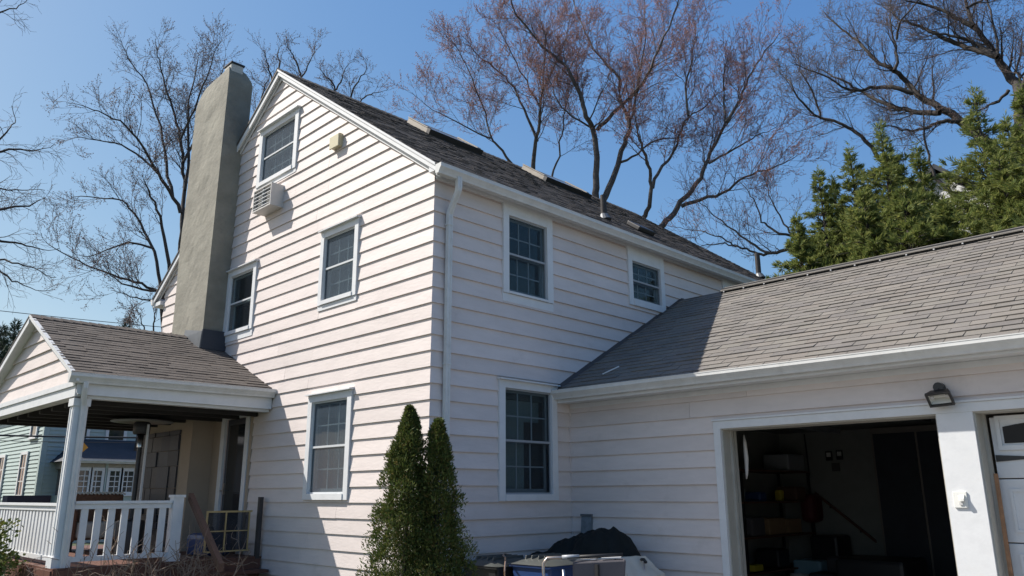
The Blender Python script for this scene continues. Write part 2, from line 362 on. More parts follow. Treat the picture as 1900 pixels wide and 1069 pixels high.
# ---- windows
def window(F, uo0,uo1,zo0,zo1, hole, apron=0.0, cols=3, rows=2, scr='screen', head=.09, drip=True, frieze=0, sash='sashw', curt=None, lab=None, mun=True):
    """uo/zo outer casing; hole = opening. Part 'window' is the casing, its pieces are sub-parts"""
    h0,h1,k0,k1 = hole
    mb = MB(); W = .045
    zt = zo1 if not frieze else frieze
    mb.fbox(F, uo0,h0,zo0+apron,zt,0,W); mb.fbox(F, h1,uo1,zo0+apron,zt,0,W)
    mb.fbox(F, h0,h1,k1,zt,0,W-.003)
    if k0-.0 > zo0+apron: mb.fbox(F, h0,h1,zo0+apron,k0,0,W+.012)
    if apron: mb.fbox(F, uo0-.005,uo1+.005,zo0,zo0+apron-.004,0,.030)
    # jamb lining
    for a,b,c,d in ((h0-.012,h0,k0,k1),(h1,h1+.012,k0,k1)): mb.fbox(F,a,b,c,d,-.12,0)
    mb.fbox(F,h0,h1,k1,k1+.012,-.12,0); mb.fbox(F,h0,h1,k0-.012,k0,-.12,0)
    wobj = mb.build("window", MT['white'], house, label=lab)
    if drip:
        p = [F(uo0-.02,zo1,0),F(uo1+.02,zo1,0),F(uo1+.02,zo1-.002,.095),F(uo0-.02,zo1-.002,.095),
             F(uo0-.02,zo1+.035,0),F(uo1+.02,zo1+.035,0),F(uo1+.02,zo1+.014,.095),F(uo0-.02,zo1+.014,.095)]
        MB().hexa(p).build("drip_cap", MT['white'], wobj)
    zm = (k0+k1)/2+.0
    fr = .035
    # outer storm frame
    mb = MB(); t = .022
    mb.fbox(F,h0,h0+t,k0,k1,-.012,.012).fbox(F,h1-t,h1,k0,k1,-.012,.012).fbox(F,h0+t,h1-t,k1-t,k1,-.012,.011).fbox(F,h0+t,h1-t,k0,k0+t,-.012,.011).fbox(F,h0+t,h1-t,zm-.014,zm+.014,-.012,.009)
    mb.build("storm_frame", MT[sash], wobj)
    MB().fbox(F,h0+t,h1-t,k0+t,k1-t,-.006,-.003).build("screen_pane", MT[scr], wobj)
    for i,(a,b,wd) in enumerate(((zm-.02,k1-.01,-.055),(k0+.01,zm+.02,-.085))):
        mb = MB(); ft = .04
        mb.fbox(F,h0+.01,h0+.01+ft,a,b,wd-.015,wd+.015).fbox(F,h1-.01-ft,h1-.01,a,b,wd-.015,wd+.015)
        mb.fbox(F,h0+.01+ft,h1-.01-ft,b-ft,b,wd-.015,wd+.014).fbox(F,h0+.01+ft,h1-.01-ft,a,a+ft*(1.5 if i else 1),wd-.015,wd+.014)
        s_ = mb.build("sash", MT[sash], wobj)
        if mun:
            mb = MB(); g0,g1 = h0+.01+ft, h1-.01-ft; c0,c1 = a+ft, b-ft
            for c in range(1,cols):
                u = g0+(g1-g0)*c/cols; mb.fbox(F,u-.009,u+.009,c0,c1,wd-.006,wd+.008)
            for r_ in range(1,rows):
                z = c0+(c1-c0)*r_/rows; mb.fbox(F,g0,g1,z-.009,z+.009,wd-.005,wd+.007)
            mb.build("muntin", MT['muntin'] if sash == 'sashw' else MT['muntin2'], wobj)
        MB().fbox(F,h0+.05,h1-.05,a+ft,b-ft,wd-.002,wd+.001).build("pane", MT['pane'], wobj)
    if curt:
        for c in curt:
            if c[0] == 'panel':
                mb = MB(); n = 14; u0,u1,z0,z1 = c[1:]
                P = [F(u0+(u1-u0)*i/n, z, -.20+.018*math.sin(i*2.4)) for z in (z0,z1) for i in range(n+1)]
                mb.poly(P, [(i,i+1,i+n+2,i+n+1) for i in range(n)]); mb.build("curtain", MT['curtain'], wobj, smooth=True)
            else:
                mb = MB(); u0,u1,z0,z1 = c[1:]; z = z0
                while z < z1: mb.fbox(F,u0,u1,z,z+.018,-.19,-.175); z += .036
                mb.build("blind", MT['blind'], wobj, kind='stuff')
    return wobj
window(F_g,-2.71,-1.61,1.60,3.04,(-2.61,-1.71,1.68,2.94),lab="ground floor window with drip cap on the sunlit gable wall",curt=[('blind',-2.05,-1.72,1.70,2.3),('panel',-2.35,-1.95,1.7,2.9)],head=.1)
window(F_g,-2.63,-1.64,4.28,5.50,(-2.54,-1.73,4.42,5.40),apron=.08,lab="middle storey window, right of the two on the sunlit gable wall")
window(F_g,-5.71,-4.65,4.22,5.50,(-5.61,-4.75,4.40,5.40),apron=.12,lab="middle storey window tucked against the stucco chimney",scr='screen2',mun=False,curt=[('panel',-5.1,-4.72,4.35,5.45)])
window(F_g,-4.92,-3.58,6.80,7.96,(-4.81,-3.69,6.95,7.86),apron=.08,cols=4,lab="attic window above the air conditioner",mun=True)
window(F_s,1.20,2.21,4.19,5.58,(1.31,2.09,4.34,5.44),apron=.12,drip=False,frieze=5.60,scr='screen2',sash='sash',lab="upper floor window nearest the downspout")
window(F_s,4.05,5.07,4.62,5.58,(4.16,4.96,4.73,5.38),drip=False,frieze=5.60,scr='screen2',sash='sash',lab="small upper window beside the garage roof slope")
window(F_s,7.03,8.05,4.62,5.58,(7.14,7.94,4.73,5.38),drip=False,frieze=5.60,scr='screen2',sash='sash',lab="upper window mostly hidden behind the garage ridge")
window(F_s,1.12,2.24,1.58,3.12,(1.23,2.13,1.66,3.02),drip=True,scr='screen2',sash='sash',lab="ground floor window in the shaded corner by the garage",curt=[('panel',1.45,1.80,1.6,3.02),('panel',1.25,2.1,2.62,3.02)])

# ---- roofs
def shingle_mesh(name, m, O, A, N_, U, w, e, th):
    mb = MB(); mb.poly(shpts(O,A,N_,U,w,e,th), SHF); me = bpy.data.meshes.new(name); me.from_pydata(mb.v,[],mb.f); me.materials.append(m); return me
SHF = [(0,1,5,4),(1,2,6,5),(3,0,4,7),(4,5,6,7),(0,3,2,1)]
def shpts(O, A, N_, U, w, e, th):
    O = Vector(O); b = .001
    return [O+N_*b, O+A*w+N_*b, O+A*w+U*e+N_*b, O+U*e+N_*b, O+N_*th, O+A*w+N_*th, O+A*w+U*e+N_*(b+.002), O+U*e+N_*(b+.002)]
def shingle_field(roof, m, O, A, U, La, Lu, expo, wid, gap, inside=None, nobj=0, rank=None, stepped=False, seed=1, thick=(.009,.014), wvar=0.0):
    """shingle tabs laid course by course on the plane O + a*A + u*U; the nobj best ranked become objects, the others one 'stuff' part"""
    R_ = random.Random(seed); A = Vector(A).normalized(); U = Vector(U).normalized(); N_ = A.cross(U)
    if N_.z < 0: N_ = -N_
    O = Vector(O); tabs = []; nc = int(Lu/expo)+1
    for c in range(nc):
        u = c*expo; e = min(expo+.03, Lu-u)
        if e < .03: continue
        s = -((c*wid*.5) % wid) if stepped else -R_.uniform(0,wid)
        if stepped: s -= (c//1 % 6)*wid/6*0.0
        while s < La:
            ww = wid*(1+R_.uniform(-wvar,wvar))
            a0, a1 = max(s,0), min(s+ww-gap, La)
            if a1-a0 > .03:
                p = O+A*a0+U*u
                if inside is None or inside(p+A*(a1-a0)*.5):
                    tabs.append((p, a1-a0, e, R_.uniform(*thick)))
            s += ww
    if nobj: tabs.sort(key=lambda t: rank(t[0]))
    for (p,ww,e,th) in tabs[:nobj]:
        MB().poly(shpts(p,A,N_,U,ww,e,th), SHF).build("shingle", m, roof)
    mb = MB()
    for (p,ww,e,th) in tabs[nobj:]: mb.poly(shpts(p,A,N_,U,ww,e,th), SHF)
    if len(tabs) > nobj: mb.build("shingles", m, roof, kind='stuff')
OV = .10
def slab(mb, pts, t):      # pts: quad on top surface, t thickness downwards
    n = len(pts); mb.prism([(p[0],p[1],p[2]-t) for p in pts], pts)
YE = 10.5
mb = MB(); xe = .17
slab(mb, [(AP,-OV,RS-.012),(AP,YE,RS-.012),(xe,YE,roofz(xe)-.012),(xe,-OV,roofz(xe)-.012)][::-1], .07)
slab(mb, [(AP-.001,-OV,RS-.012),(AP-.001,YE,RS-.012),(2*AP-xe-.1,YE,roofz(xe+.1)-.012),(2*AP-xe-.1,-OV,roofz(xe+.1)-.012)], .07)
main_roof = mb.build("main_roof", MT['shA'], house, label="steep dark shingled main roof")
U = Vector((AP-xe, 0, RS-roofz(xe))); Lu = U.length
shingle_field(main_roof, MT['shA'], (xe+.02,-OV-.02,roofz(xe+.02)-.012), (0,1,0), U, YE+OV+.03, Lu, .142, .20, .006, seed=3, thick=(.007,.016), wvar=.45)
# ridge cap
mb = MB(); y = -OV-.03
while y < YE:
    mb.hexa([(AP-.17,y,RS-.135),(AP,y,RS-.0),(AP,y+.3,RS-.012),(AP-.17,y+.3,RS-.147),(AP-.17,y,RS-.115),(AP,y,RS+.022),(AP,y+.3,RS+.004),(AP-.17,y+.3,RS-.13)])
    mb.hexa([(AP,y,RS),(AP+.17,y,RS-.135),(AP+.17,y+.3,RS-.147),(AP,y+.3,RS-.012),(AP,y,RS+.022),(AP+.17,y,RS-.115),(AP+.17,y+.3,RS-.13),(AP,y+.3,RS+.004)])
    y += .15
mb.build("ridge_cap", MT['shA'], main_roof, kind='stuff')
# rake boards + soffit strip + drip edge
def rake(a, b, nm, ylo, yhi, d0, d1, m):
    mb = MB(); mb.hexa([(a,ylo,roofz(a)-d1),(b,ylo,roofz(b)-d1),(b,yhi,roofz(b)-d1),(a,yhi,roofz(a)-d1),(a,ylo,roofz(a)-d0),(b,ylo,roofz(b)-d0),(b,yhi,roofz(b)-d0),(a,yhi,roofz(a)-d0)])
    return mb.build(nm, m, house)
for (a,b) in ((AP,.15),(-8.95,AP)):
    rake(a,b,"rake_board",-OV-.012,-OV+.010,.052,.120 if b>0 else .165,MT['white'])
    rake(a,b,"drip_edge",-OV-.028,-OV+.0,.012,.050,MT['white'] if b>0 else MT['edge'])
    rake(a,b,"rake_soffit",-OV+.012,-.004,.10,.115,MT['white'])
    rake(a,b,"rake_moulding",-.05,-.027,.118,.190,MT['white'])
# eave: frieze, soffit, fascia, gutter
def gutter(name, P0, P1, out, par=None, size=.115, hgt=.125):
    """K-style gutter from P0 to P1 (top back edge), 'out' = horizontal unit vector away from the wall"""
    P0, P1, o = Vector(P0), Vector(P1), Vector(out)
    prof = [(0,0),(0,-hgt*.86),(.012,-hgt),(size*.55,-hgt),(size*.63,-hgt*.80),(size*.80,-hgt*.55),(size*.97,-hgt*.36),(size*.97,-hgt*.10),(size,-hgt*.08),(size,0),(size-.012,0),(size-.014,-.012),(size-.016,-.06),(.5*size,-hgt+.012),(.006,-hgt+.02),(.005,0)]
    mk = lambda P: [P+o*a+Vector((0,0,b)) for a,b in prof]
    mb = MB(); A_, B_ = mk(P0), mk(P1); n = len(prof)
    mb.poly(A_+B_, [(i,(i+1)%n,(i+1)%n+n,i+n) for i in range(n)])
    d = (P1-P0).normalized()*.004
    for P in (P0-d, P1):
        q = [P+o*a+Vector((0,0,b)) for a,b in prof[:10]]; q2 = [x+d for x in q]
        mb.prism(q, q2)
    return mb.build(name, MT['gutter'], par or house)
ze = roofz(.17)
MB().box(.0,.05,-.0,10.4,5.60,ze-.09).build("frieze_board", MT['white'], house)
MB().box(.052,.072,-.0,10.4,5.655,ze-.092).build("frieze_moulding", MT['white'], house)
MB().box(.074,.15,-.03,10.5,ze-.115,ze-.095).build("soffit", MT['white'], house)
MB().box(.15,.168,-OV-.0,YE,ze-.16,ze-.075).build("fascia", MT['white'], house)
gutter("gutter", (.170,-OV-.03,ze-.035), (.170,YE,ze-.035), (1,0,0))
# eave return at the near corner
MB().hexa([(0.0,-.10,5.66),(.13,-.10,5.66),(.13,-.0,5.66),(0.0,-.0,5.66),(0.0,-.10,5.80),(.13,-.10,5.73),(.13,-.0,5.73),(0.0,-.0,5.80)]).build("eave_return", MT['white'], house)
MB().box(-8.98,-8.60,-.09,10.4,5.42,5.50).box(-8.98,-8.96,-.09,10.4,5.44,5.62).build("soffit", MT['white'], house)
gutter("gutter", (-8.99,-OV,5.60), (-8.99,YE,5.60), (-1,0,0))

# downspout at the near corner
def dspout(pts, a, b, name, lab=None, par=None):
    mb = MB(); prof = [(-a,-b),(-a*.35,-b),(-a*.3,-b*.8),(a*.3,-b*.8),(a*.35,-b),(a,-b),(a,b),(a*.35,b),(a*.3,b*.8),(-a*.3,b*.8),(-a*.35,b),(-a,b)]
    rings = []
    for p in pts: rings.append([Vector(p)+Vector((q[1],q[0],0)) for q in prof])
    n = len(prof); P = [v for r_ in rings for v in r_]
    mb.poly(P, [(i*n+k,i*n+(k+1)%n,(i+1)*n+(k+1)%n,(i+1)*n+k) for i in range(len(pts)-1) for k in range(n)]+[tuple(range(n))])
    return mb.build(name, MT['gutter'], par or house, label=lab)
ds = dspout([(.23,.21,5.62),(.23,.21,5.48),(.22,.21,5.43),(.10,.20,5.22),(.07,.20,5.15),(.068,.20,.25),(.10,.2,.15),(.3,.2,.08)], .036, .028, "downspout", lab="white downspout beside the front corner of the house")
for z in (5.0,3.2,1.4): MB().fbox(F_s,.155,.245,z,z+.02,.036,.102).build("bracket", MT['gutter'], ds)

# skylights, pipes
def roof_pt(x, y, h=0): 
    n = Vector((PR,0,1)).normalized(); return Vector((x,y,roofz(x)))+n*h
def skylight(x0, x1, y0, y1, lab):
    mb = MB()
    def q(a,b,c,d,h0,h1): mb.hexa([roof_pt(a,c,h0),roof_pt(b,c,h0),roof_pt(b,d,h0),roof_pt(a,d,h0),roof_pt(a,c,h1),roof_pt(b,c,h1),roof_pt(b,d,h1),roof_pt(a,d,h1)])
    q(x0,x1,y0,y0+.07,-.02,.095); q(x0,x1,y1-.07,y1,-.02,.095); q(x0,x0+.07,y0+.07,y1-.07,-.02,.093); 
    s = mb.build("skylight", MT['ivory2'], house, label=lab)
    mb = MB(); mb.m = 0
    def q2(a,b,c,d,h0,h1): mb.hexa([roof_pt(a,c,h0),roof_pt(b,c,h0),roof_pt(b,d,h0),roof_pt(a,d,h0),roof_pt(a,c,h1),roof_pt(b,c,h1),roof_pt(b,d,h1),roof_pt(a,d,h1)])
    q2(x1-.075,x1+.01,y0-.01,y1+.01,-.02,.10); mb.build("skirt", MT['dark'], s)
    MB().hexa([roof_pt(a,c,h) for h in (.075,.088) for a,c in ((x0+.07,y0+.07),(x1-.08,y0+.07),(x1-.08,y1-.07),(x0+.07,y1-.07))]).build("pane", MT['skypane'], s)
    mb = MB(); 
    mb.hexa([roof_pt(a,c,h) for h in (.096,.112) for a,c in ((x0-.01,y0-.015),(x1-.08,y0-.015),(x1-.08,y0+.08),(x0-.01,y0+.08))])
    mb.hexa([roof_pt(a,c,h) for h in (.096,.112) for a,c in ((x0-.01,y1-.08),(x1-.08,y1-.08),(x1-.08,y1+.015),(x0-.01,y1+.015))])
    mb.build("flashing_frame", MT['ivory2'], s)
MT['ivory2'] = mat("weathered_aluminium_curb", (0.27,0.245,0.21), 0.5, metal=.2, noise=.2, nscale=6)
MT['skypane'] = mat("skylight_pane", (0.16,0.17,0.18), 0.2, spec=.6)
skylight(-4.05,-3.36,2.55,3.90,"skylight nearest the gable peak")
skylight(-4.02,-3.30,5.75,7.25,"skylight farther from the gable peak")
def vpipe(x, y, h, r, base=True):
    z = roofz(x); mb = MB().tube([(x,y,z-.05),(x,y,z+h)], r, 12); p = mb.build("vent_pipe", MT['pipe'], house, smooth=False)
    MB().tube([(x+.03,y,z-.06),(x,y,z+.05),(x,y,z+.07)], [r*2.0,r*1.3,r*1.05], 12).build("boot", MT['flash'], p)
MT['pipe'] = mat("cast_iron_pipe", (0.045,0.04,0.038), 0.8, noise=.4, nscale=12)
vpipe(-.724,4.44,.42,.055); vpipe(-.815,10.2,.55,.06)
MB().hexa([roof_pt(a,c,h) for h in (0,.09) for a,c in ((-1.0,5.45),(-.72,5.45),(-.72,5.95),(-1.0,5.95))]).build("roof_vent", MT['dark'], house, bevel=.02)

# ---- chimney
def chimney():
    mb = MB(); x1, x0, yf = -5.65, -7.02, -.40
    import mathutils.noise as mn
    zs = [3.2+i*.12 for i in range(int((9.0-3.2)/.12)+1)]
    rings = []; nu, nv = 14, 6
    def ring(z, sh, gh):
        xa, xb, yb = x0-.06*math.exp(-((z-6.2)/.5)**2)-.02+gh, x1-.07+.07*min(1,(z-3)/6)-sh*.4, .07-sh*1.2
        ya = yf+sh*.1
        pts = [(xa+(xb-xa)*i/nu, ya) for i in range(nu)]+[(xb, ya+(yb-ya)*i/nv) for i in range(nv)]+[(xb+(xa-xb)*i/nu, yb) for i in range(nu)]+[(xa, yb+(ya-yb)*i/nv) for i in range(nv)]
        out = []
        for (x,y) in pts:
            n = mn.noise(Vector((x*2.2,y*2.2,z*2.2)))*.016+mn.noise(Vector((x*7,y*7,z*9)))*.007
            cx, cy = (xa+xb)/2, (ya+yb)/2; dx, dy = x-cx, y-cy; l = math.hypot(dx,dy)
            out.append((x+dx/l*n, y+dy/l*n, z))
        return out
    for z in zs: rings.append(ring(z, 0.0, 0.0))
    for (z,sh,gh) in ((9.10,.0,.02),(9.18,.02,.06),(9.26,.06,.14),(9.33,.10,.25),(9.38,.15,.36)): 
        r_ = ring(z,sh,gh); r_ = [(x,y,z+.10*((x-x0)/(x1-x0))) for (x,y,z) in r_]; rings.append(r_)
    n = len(rings[0]); P = [p for r_ in rings for p in r_]
    f = [(i*n+k,i*n+(k+1)%n,(i+1)*n+(k+1)%n,(i+1)*n+k) for i in range(len(rings)-1) for k in range(n)]
    f.append(tuple((len(rings)-1)*n+k for k in range(n)))
    mb.poly(P, f); ch = mb.build("chimney", MT['stucco'], house, label="tall grey stucco chimney with rounded shoulders")
    MB().box(-5.98,-5.68,-.36,-.12,9.38,9.56).build("crown", MT['mortar'], ch, bevel=.02)
    MB().box(-6.0,-5.665,-.375,-.10,9.562,9.59).build("cap_stone", MT['dark'], ch)
    MB().box(-6.72,-6.15,-.30,-.08,9.40,9.45).build("cap_plate", MT['steel'], ch)
    MB().box(-6.70,-6.5,-.27,-.1,9.2,9.398).box(-6.3,-6.2,-.27,-.1,9.25,9.398).build("flue", MT['mortar'], ch)
chimney()
MB().box(-5.60,-5.30,-.02,.12,8.02,8.22).build("chimney_cricket_flashing", MT['flash'], house)
# wide fireplace base inside the porch, stone veneer on its face
MB().box(-7.9,-5.72,-.40,-.001,.8,3.3).build("chimney_base", MT['beige'], house)
cb = bpy.data.objects["chimney_base"]
R2 = random.Random(5); z = .85
while z < 2.72:
    h = R2.choice([.12,.18,.26,.36]); u = -7.86
    h = min(h, 2.75-z)
    while u < -6.16:
        wd = min(R2.uniform(.18,.5), -6.14-u)
        if wd > .03:
            d = R2.uniform(.02,.05); MB().box(u+.004,u+wd-.004,-.401-d,-.401,z+.004,z+h-.004).build("stone", MT['stone'], cb)
        u += wd
    z += h
# ------------------------------------------------------------------ attached garage
GS = .566
def gz(y): return 3.21+GS*(y-2.486)
GYR = 5.59; GX1 = 11.0
# front wall panel with the two door openings
gw = wall_panel("garage_front_wall", F_r, 0.0, GX1, 0, lambda u: 3.05, [(2.40,4.80,0,2.41),(5.13,7.55,0,2.41),(8.0,10.4,0,2.41)], w0=-.30, w1=-.002, m=MT['wallback'])
blk_r = [(2.31,7.66,0,2.525),(7.90,10.5,0,2.525)]
clapboards(gw, F_r, -7, 7, lambda z: 0.025, lambda z: GX1, blk_r, MT['siding'], 0, 1, seg=4.2, thick=.029)
MB().fbox(F_r,.0,.030,.17,3.0,0,.030).build("corner_bead", MT['siding'], gw)
# interior shell
mb = MB()
mb.box(.03,.06,2.85,8.7,0,2.78); mb.box(.06,GX1,8.7,8.8,0,3.1); mb.box(GX1-.1,GX1,2.85,8.7,0,3.1)
mb.box(.06,GX1-.1,2.85,8.7,2.78,2.86)
mb.build("garage_inner_wall", MT['garwall'], house)
MB().box(.06,GX1,2.3,8.7,-.05,.02).build("garage_floor", MT['conc'], house)
MB().box(5.02,5.10,2.86,8.7,.02,2.78).build("garage_partition", MT['room'], house)
# roof
mb = MB(); x0g = .012
slab(mb, [(x0g,2.20,gz(2.20)-.012),(GX1+.2,2.20,gz(2.20)-.012),(GX1+.2,GYR,gz(GYR)-.012),(x0g,GYR,gz(GYR)-.012)], .06)
slab(mb, [(x0g,GYR+.001,gz(GYR)-.012),(GX1+.2,GYR+.001,gz(GYR)-.012),(GX1+.2,9.0,gz(2*GYR-9.0)-.012),(x0g,9.0,gz(2*GYR-9.0)-.012)], .06)
garage_roof = mb.build("garage_roof", MT['shB'], house, label="low brown grey shingled roof of the garage wing")
Ug = Vector((0,GYR-2.18,gz(GYR)-gz(2.18)))
cam_v = Vector(CAM)
def rank_g(p): return (p-cam_v).length + (50 if p.x > 5.9 or p.x < 1.5 else 0)
shingle_field(garage_roof, MT['shB'], (x0g,2.18,gz(2.18)-.012), (1,0,0), Ug, GX1+.2, Ug.length, .142, .315, .007, nobj=298, rank=rank_g, stepped=True, seed=11, thick=(.009,.021))
# ridge vent
mb = MB()
for s in (-1, 1):
    mb.hexa([(.88,GYR,gz(GYR)+.035),(GX1+.2,GYR,gz(GYR)+.035),(GX1+.2,GYR+s*.17,gz(GYR)-.055),(.88,GYR+s*.17,gz(GYR)-.055),
             (.88,GYR,gz(GYR)+.05),(GX1+.2,GYR,gz(GYR)+.05),(GX1+.2,GYR+s*.17,gz(GYR)-.04),(.88,GYR+s*.17,gz(GYR)-.04)])
rv = mb.build("ridge_vent", MT['shB'], garage_roof)
MB().box(.89,GX1+.1,GYR-.13,GYR+.13,gz(GYR)-.10,gz(GYR)+.005).build("vent_baffle", MT['dark'], house)
mb = MB()
x = .95
while x < 6.2: mb.box(x,x+.02,GYR-.185,GYR-.170,gz(GYR)-.078,gz(GYR)-.062); x += .36
mb.build("baffle_clips", MT['lightgrey'], house, kind='stuff')
MB().hexa([(.012,2.3,gz(2.3)),(.09,2.3,gz(2.3)),(.09,GYR,gz(GYR)),(.012,GYR,gz(GYR)),(.012,2.3,gz(2.3)+.05),(.03,2.3,gz(2.3)+.05),(.03,GYR,gz(GYR)+.02),(.012,GYR,gz(GYR)+.02)]).build("step_flashing", MT['edge'], house)
MB().tube([(.62,2.55,gz(2.55)+.02),(.78,2.72,gz(2.72)+.03)], .009, 6).build("fallen_strip", MT['white']); finish(bpy.data.objects["fallen_strip"], "short white strip lying on the shaded foot of the garage roof", "debris")
# eaves
MB().box(.0,GX1,2.26,2.545,2.895,2.91).build("garage_soffit", MT['white'], house)
MB().box(.0,GX1,2.24,2.26,2.885,3.03).build("garage_fascia", MT['white'], house)
MB().fbox(F_r,.0,GX1,2.83,2.893,0,.022).build("garage_frieze", MT['white'], house)
gutter("garage_gutter", (-.0+.03,2.24,3.055), (GX1+.2,2.24,3.02), (0,-1,0), size=.125, hgt=.125)
# door surrounds
mb = MB(); W=.035
mb.fbox(F_r,2.31,2.40,0,2.41,0,W); mb.fbox(F_r,2.31,4.80,2.41,2.50,0,W-.002); mb.fbox(F_r,4.80,7.66,2.41,2.50,0,W-.002); mb.fbox(F_r,7.55,7.66,0,2.41,0,W)
mb.fbox(F_r,2.30,7.67,2.502,2.522,0,.05)
mb.build("garage_door_casing", MT['white'], house)
MB().fbox(F_r,4.80,5.125,0,2.409,0,.028).build("garage_pillar", MT['white'], house, label="flat white pillar between the two garage doors")
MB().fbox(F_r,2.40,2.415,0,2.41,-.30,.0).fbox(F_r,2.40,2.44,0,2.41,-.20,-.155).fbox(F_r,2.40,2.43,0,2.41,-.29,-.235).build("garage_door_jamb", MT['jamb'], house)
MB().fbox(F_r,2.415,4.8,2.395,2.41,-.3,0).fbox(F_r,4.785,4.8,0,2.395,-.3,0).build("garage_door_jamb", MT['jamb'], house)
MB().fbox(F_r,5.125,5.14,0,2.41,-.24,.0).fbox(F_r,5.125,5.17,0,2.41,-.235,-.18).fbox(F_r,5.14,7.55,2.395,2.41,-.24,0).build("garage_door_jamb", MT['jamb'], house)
# closed door: sections, arched lights, strap hinges
gd = empty("garage_door", (6.3,2.70,0), None, None); gd.parent = house; gd.location = Vector((6.3,2.70,0))-house.location
F_d = lambda u,v,w: (u+.05, 2.79-w, v+.012)
def sub(o, lab=None): return o
for i in range(4):
    z = .02+i*.585
    pnl = MB().fbox(F_d,5.14,7.54,z,z+.575,-.04,0)
    pnl = pnl.build("door_panel", MT['white'], gd, bevel=.006)
for i in range(3):
    for j in range(3):
        u = 5.22+j*.78; z = .02+i*.585
        mb = MB(); mb.fbox(F_d,u,u+.68,z+.09,z+.115,0,.012).fbox(F_d,u,u+.68,z+.46,z+.485,0,.012).fbox(F_d,u,u+.025,z+.115,z+.46,0,.012).fbox(F_d,u+.655,u+.68,z+.115,z+.46,0,.012)
        mb.build("raised_moulding", MT['white'], gd)
for j in range(2):
    u0, u1 = 5.19+j*1.17, 6.29+j*1.17
    z0, z1 = 2.035, 2.36
    mb = MB(); mb.fbox(F_d,u0,u1,z0,z0+.045,0,.022).fbox(F_d,u0,u1,z1-.035,z1,0,.022).fbox(F_d,u0,u0+.035,z0+.045,z1-.035,0,.022).fbox(F_d,u1-.035,u1,z0+.045,z1-.035,0,.022)
    n = 4; wdt = (u1-u0-.07)/n
    for k in range(1,n): mb.fbox(F_d,u0+.035+wdt*k-.013,u0+.035+wdt*k+.013,z0+.045,z1-.035,0,.018)
    mb.build("window_frame", MT['white'], gd)
    arch = lambda u: 2.245+.055*(1-((u-(u0+u1)/2)/((u1-u0)/2))**2)
    for k in range(n):
        a, b = u0+.035+wdt*k+.02, u0+.035+wdt*(k+1)-.02
        pts = [(a,2.10),(b,2.10),(b,arch(b)),((a+b)/2,arch((a+b)/2)),(a,arch(a))]
        MB().prism([F_d(p[0],p[1],.004) for p in pts],[F_d(p[0],p[1],.008) for p in pts]).build("door_light", MT['darkglass'] if 'darkglass' in MT else MT['dark'], gd)
for (u,z,s) in ((5.15,1.96,1),(5.15,.45,1),(7.53,1.96,-1),(7.53,.45,-1)):
    pts = [(u,z-.032),(u+s*.27,z-.012),(u+s*.30,z-.030),(u+s*.345,z),(u+s*.30,z+.030),(u+s*.27,z+.012),(u,z+.032)]
    if s < 0: pts = pts[::-1]
    MB().prism([F_d(p[0],p[1],.0005) for p in pts],[F_d(p[0],p[1],.012) for p in pts]).build("strap_hinge", MT['dark'], gd)
# outlet box
o = MB().fbox(F_r,4.855,4.975,1.515,1.665,.028,.046).build("outlet_cover", MT['paper'], house, bevel=.004)
for z in (1.555,1.615): MB().fbox(F_r,4.905,4.935,z-.012,z+.012,.050,.056).build("socket", MT['lightgrey'], o)
MB().hexa([F_r(4.90,1.585,.05),F_r(4.925,1.575,.085),F_r(4.955,1.58,.085),F_r(4.955,1.60,.05),F_r(4.90,1.63,.05),F_r(4.925,1.60,.085),F_r(4.955,1.60,.085),F_r(4.955,1.64,.05)]).build("flip_lid", MT['paper'], o)

# ---- things on the garage front
fl = empty("floodlight", (4.90,2.52,2.58), "black framed halogen floodlight above the white pillar between the garage doors", "floodlight")
c = Vector((4.895,2.40,2.545))
ex, ey, ez = Vector((.99,-.06,.03)).normalized(), None, None
nrm = Vector((.05,-.80,-.60)).normalized(); ez = nrm.cross(ex).normalized(); ez = ez if ez.z > 0 else -ez
def FL(u,v,w): return tuple(c+ex*u+ez*v+nrm*w)
mb = MB(); mb.fbox(FL,-.115,.115,-.075,-.058,0,.03).fbox(FL,-.115,.115,.058,.075,0,.03).fbox(FL,-.115,-.097,-.058,.058,0,.03).fbox(FL,.097,.115,-.058,.058,0,.03)
mb.build("frame", MT['dark'], fl)
mb = MB(); a = [FL(-.097,-.058,0),FL(.097,-.058,0),FL(.097,.058,0),FL(-.097,.058,0)]; b = [FL(-.06,-.03,-.06),FL(.06,-.03,-.06),FL(.06,.03,-.06),FL(-.06,.03,-.06)]
mb.poly(a+b, [(0,1,5,4),(1,2,6,5),(2,3,7,6),(3,0,4,7),(4,5,6,7)]); mb.build("reflector", MT['lamp'], fl)
MB().tube([FL(-.055,.012,-.02),FL(.055,.012,-.02)], .008, 8).build("bulb", MT['paper'], fl)
MB().fbox(FL,-.085,-.055,.0,.03,-.03,.0).fbox(FL,.055,.085,.0,.03,-.03,.0).build("bulb_holder", MT['lightgrey'], fl)
MB().poly([FL(-.08,-.05,-.085),FL(.08,-.05,-.085),FL(.08,.05,-.085),FL(-.08,.05,-.085),FL(-.112,-.072,-.001),FL(.112,-.072,-.001),FL(.112,.072,-.001),FL(-.112,.072,-.001)],[(0,3,2,1),(0,1,5,4),(1,2,6,5),(2,3,7,6),(3,0,4,7)]).build("housing", MT['dark'], fl)
MB().tube([(4.88,2.548-.026,2.66),(4.88,2.44,2.66)], .048, 16).tube([(4.88,2.46,2.66),(4.885,2.43,2.60)], .014, 8).build("wall_bracket", MT['dark'], fl)
stick = MB().hexa([(5.19,2.60,0.02),(5.225,2.60,0.02),(5.225,2.625,0.02),(5.19,2.625,0.02),(5.175,2.72,1.83),(5.205,2.72,1.83),(5.205,2.745,1.83),(5.175,2.745,1.83)]).build("wooden_stick", MT['rust'], None, label="rusty brown stick leaning against the closed white garage door", cat="stick")
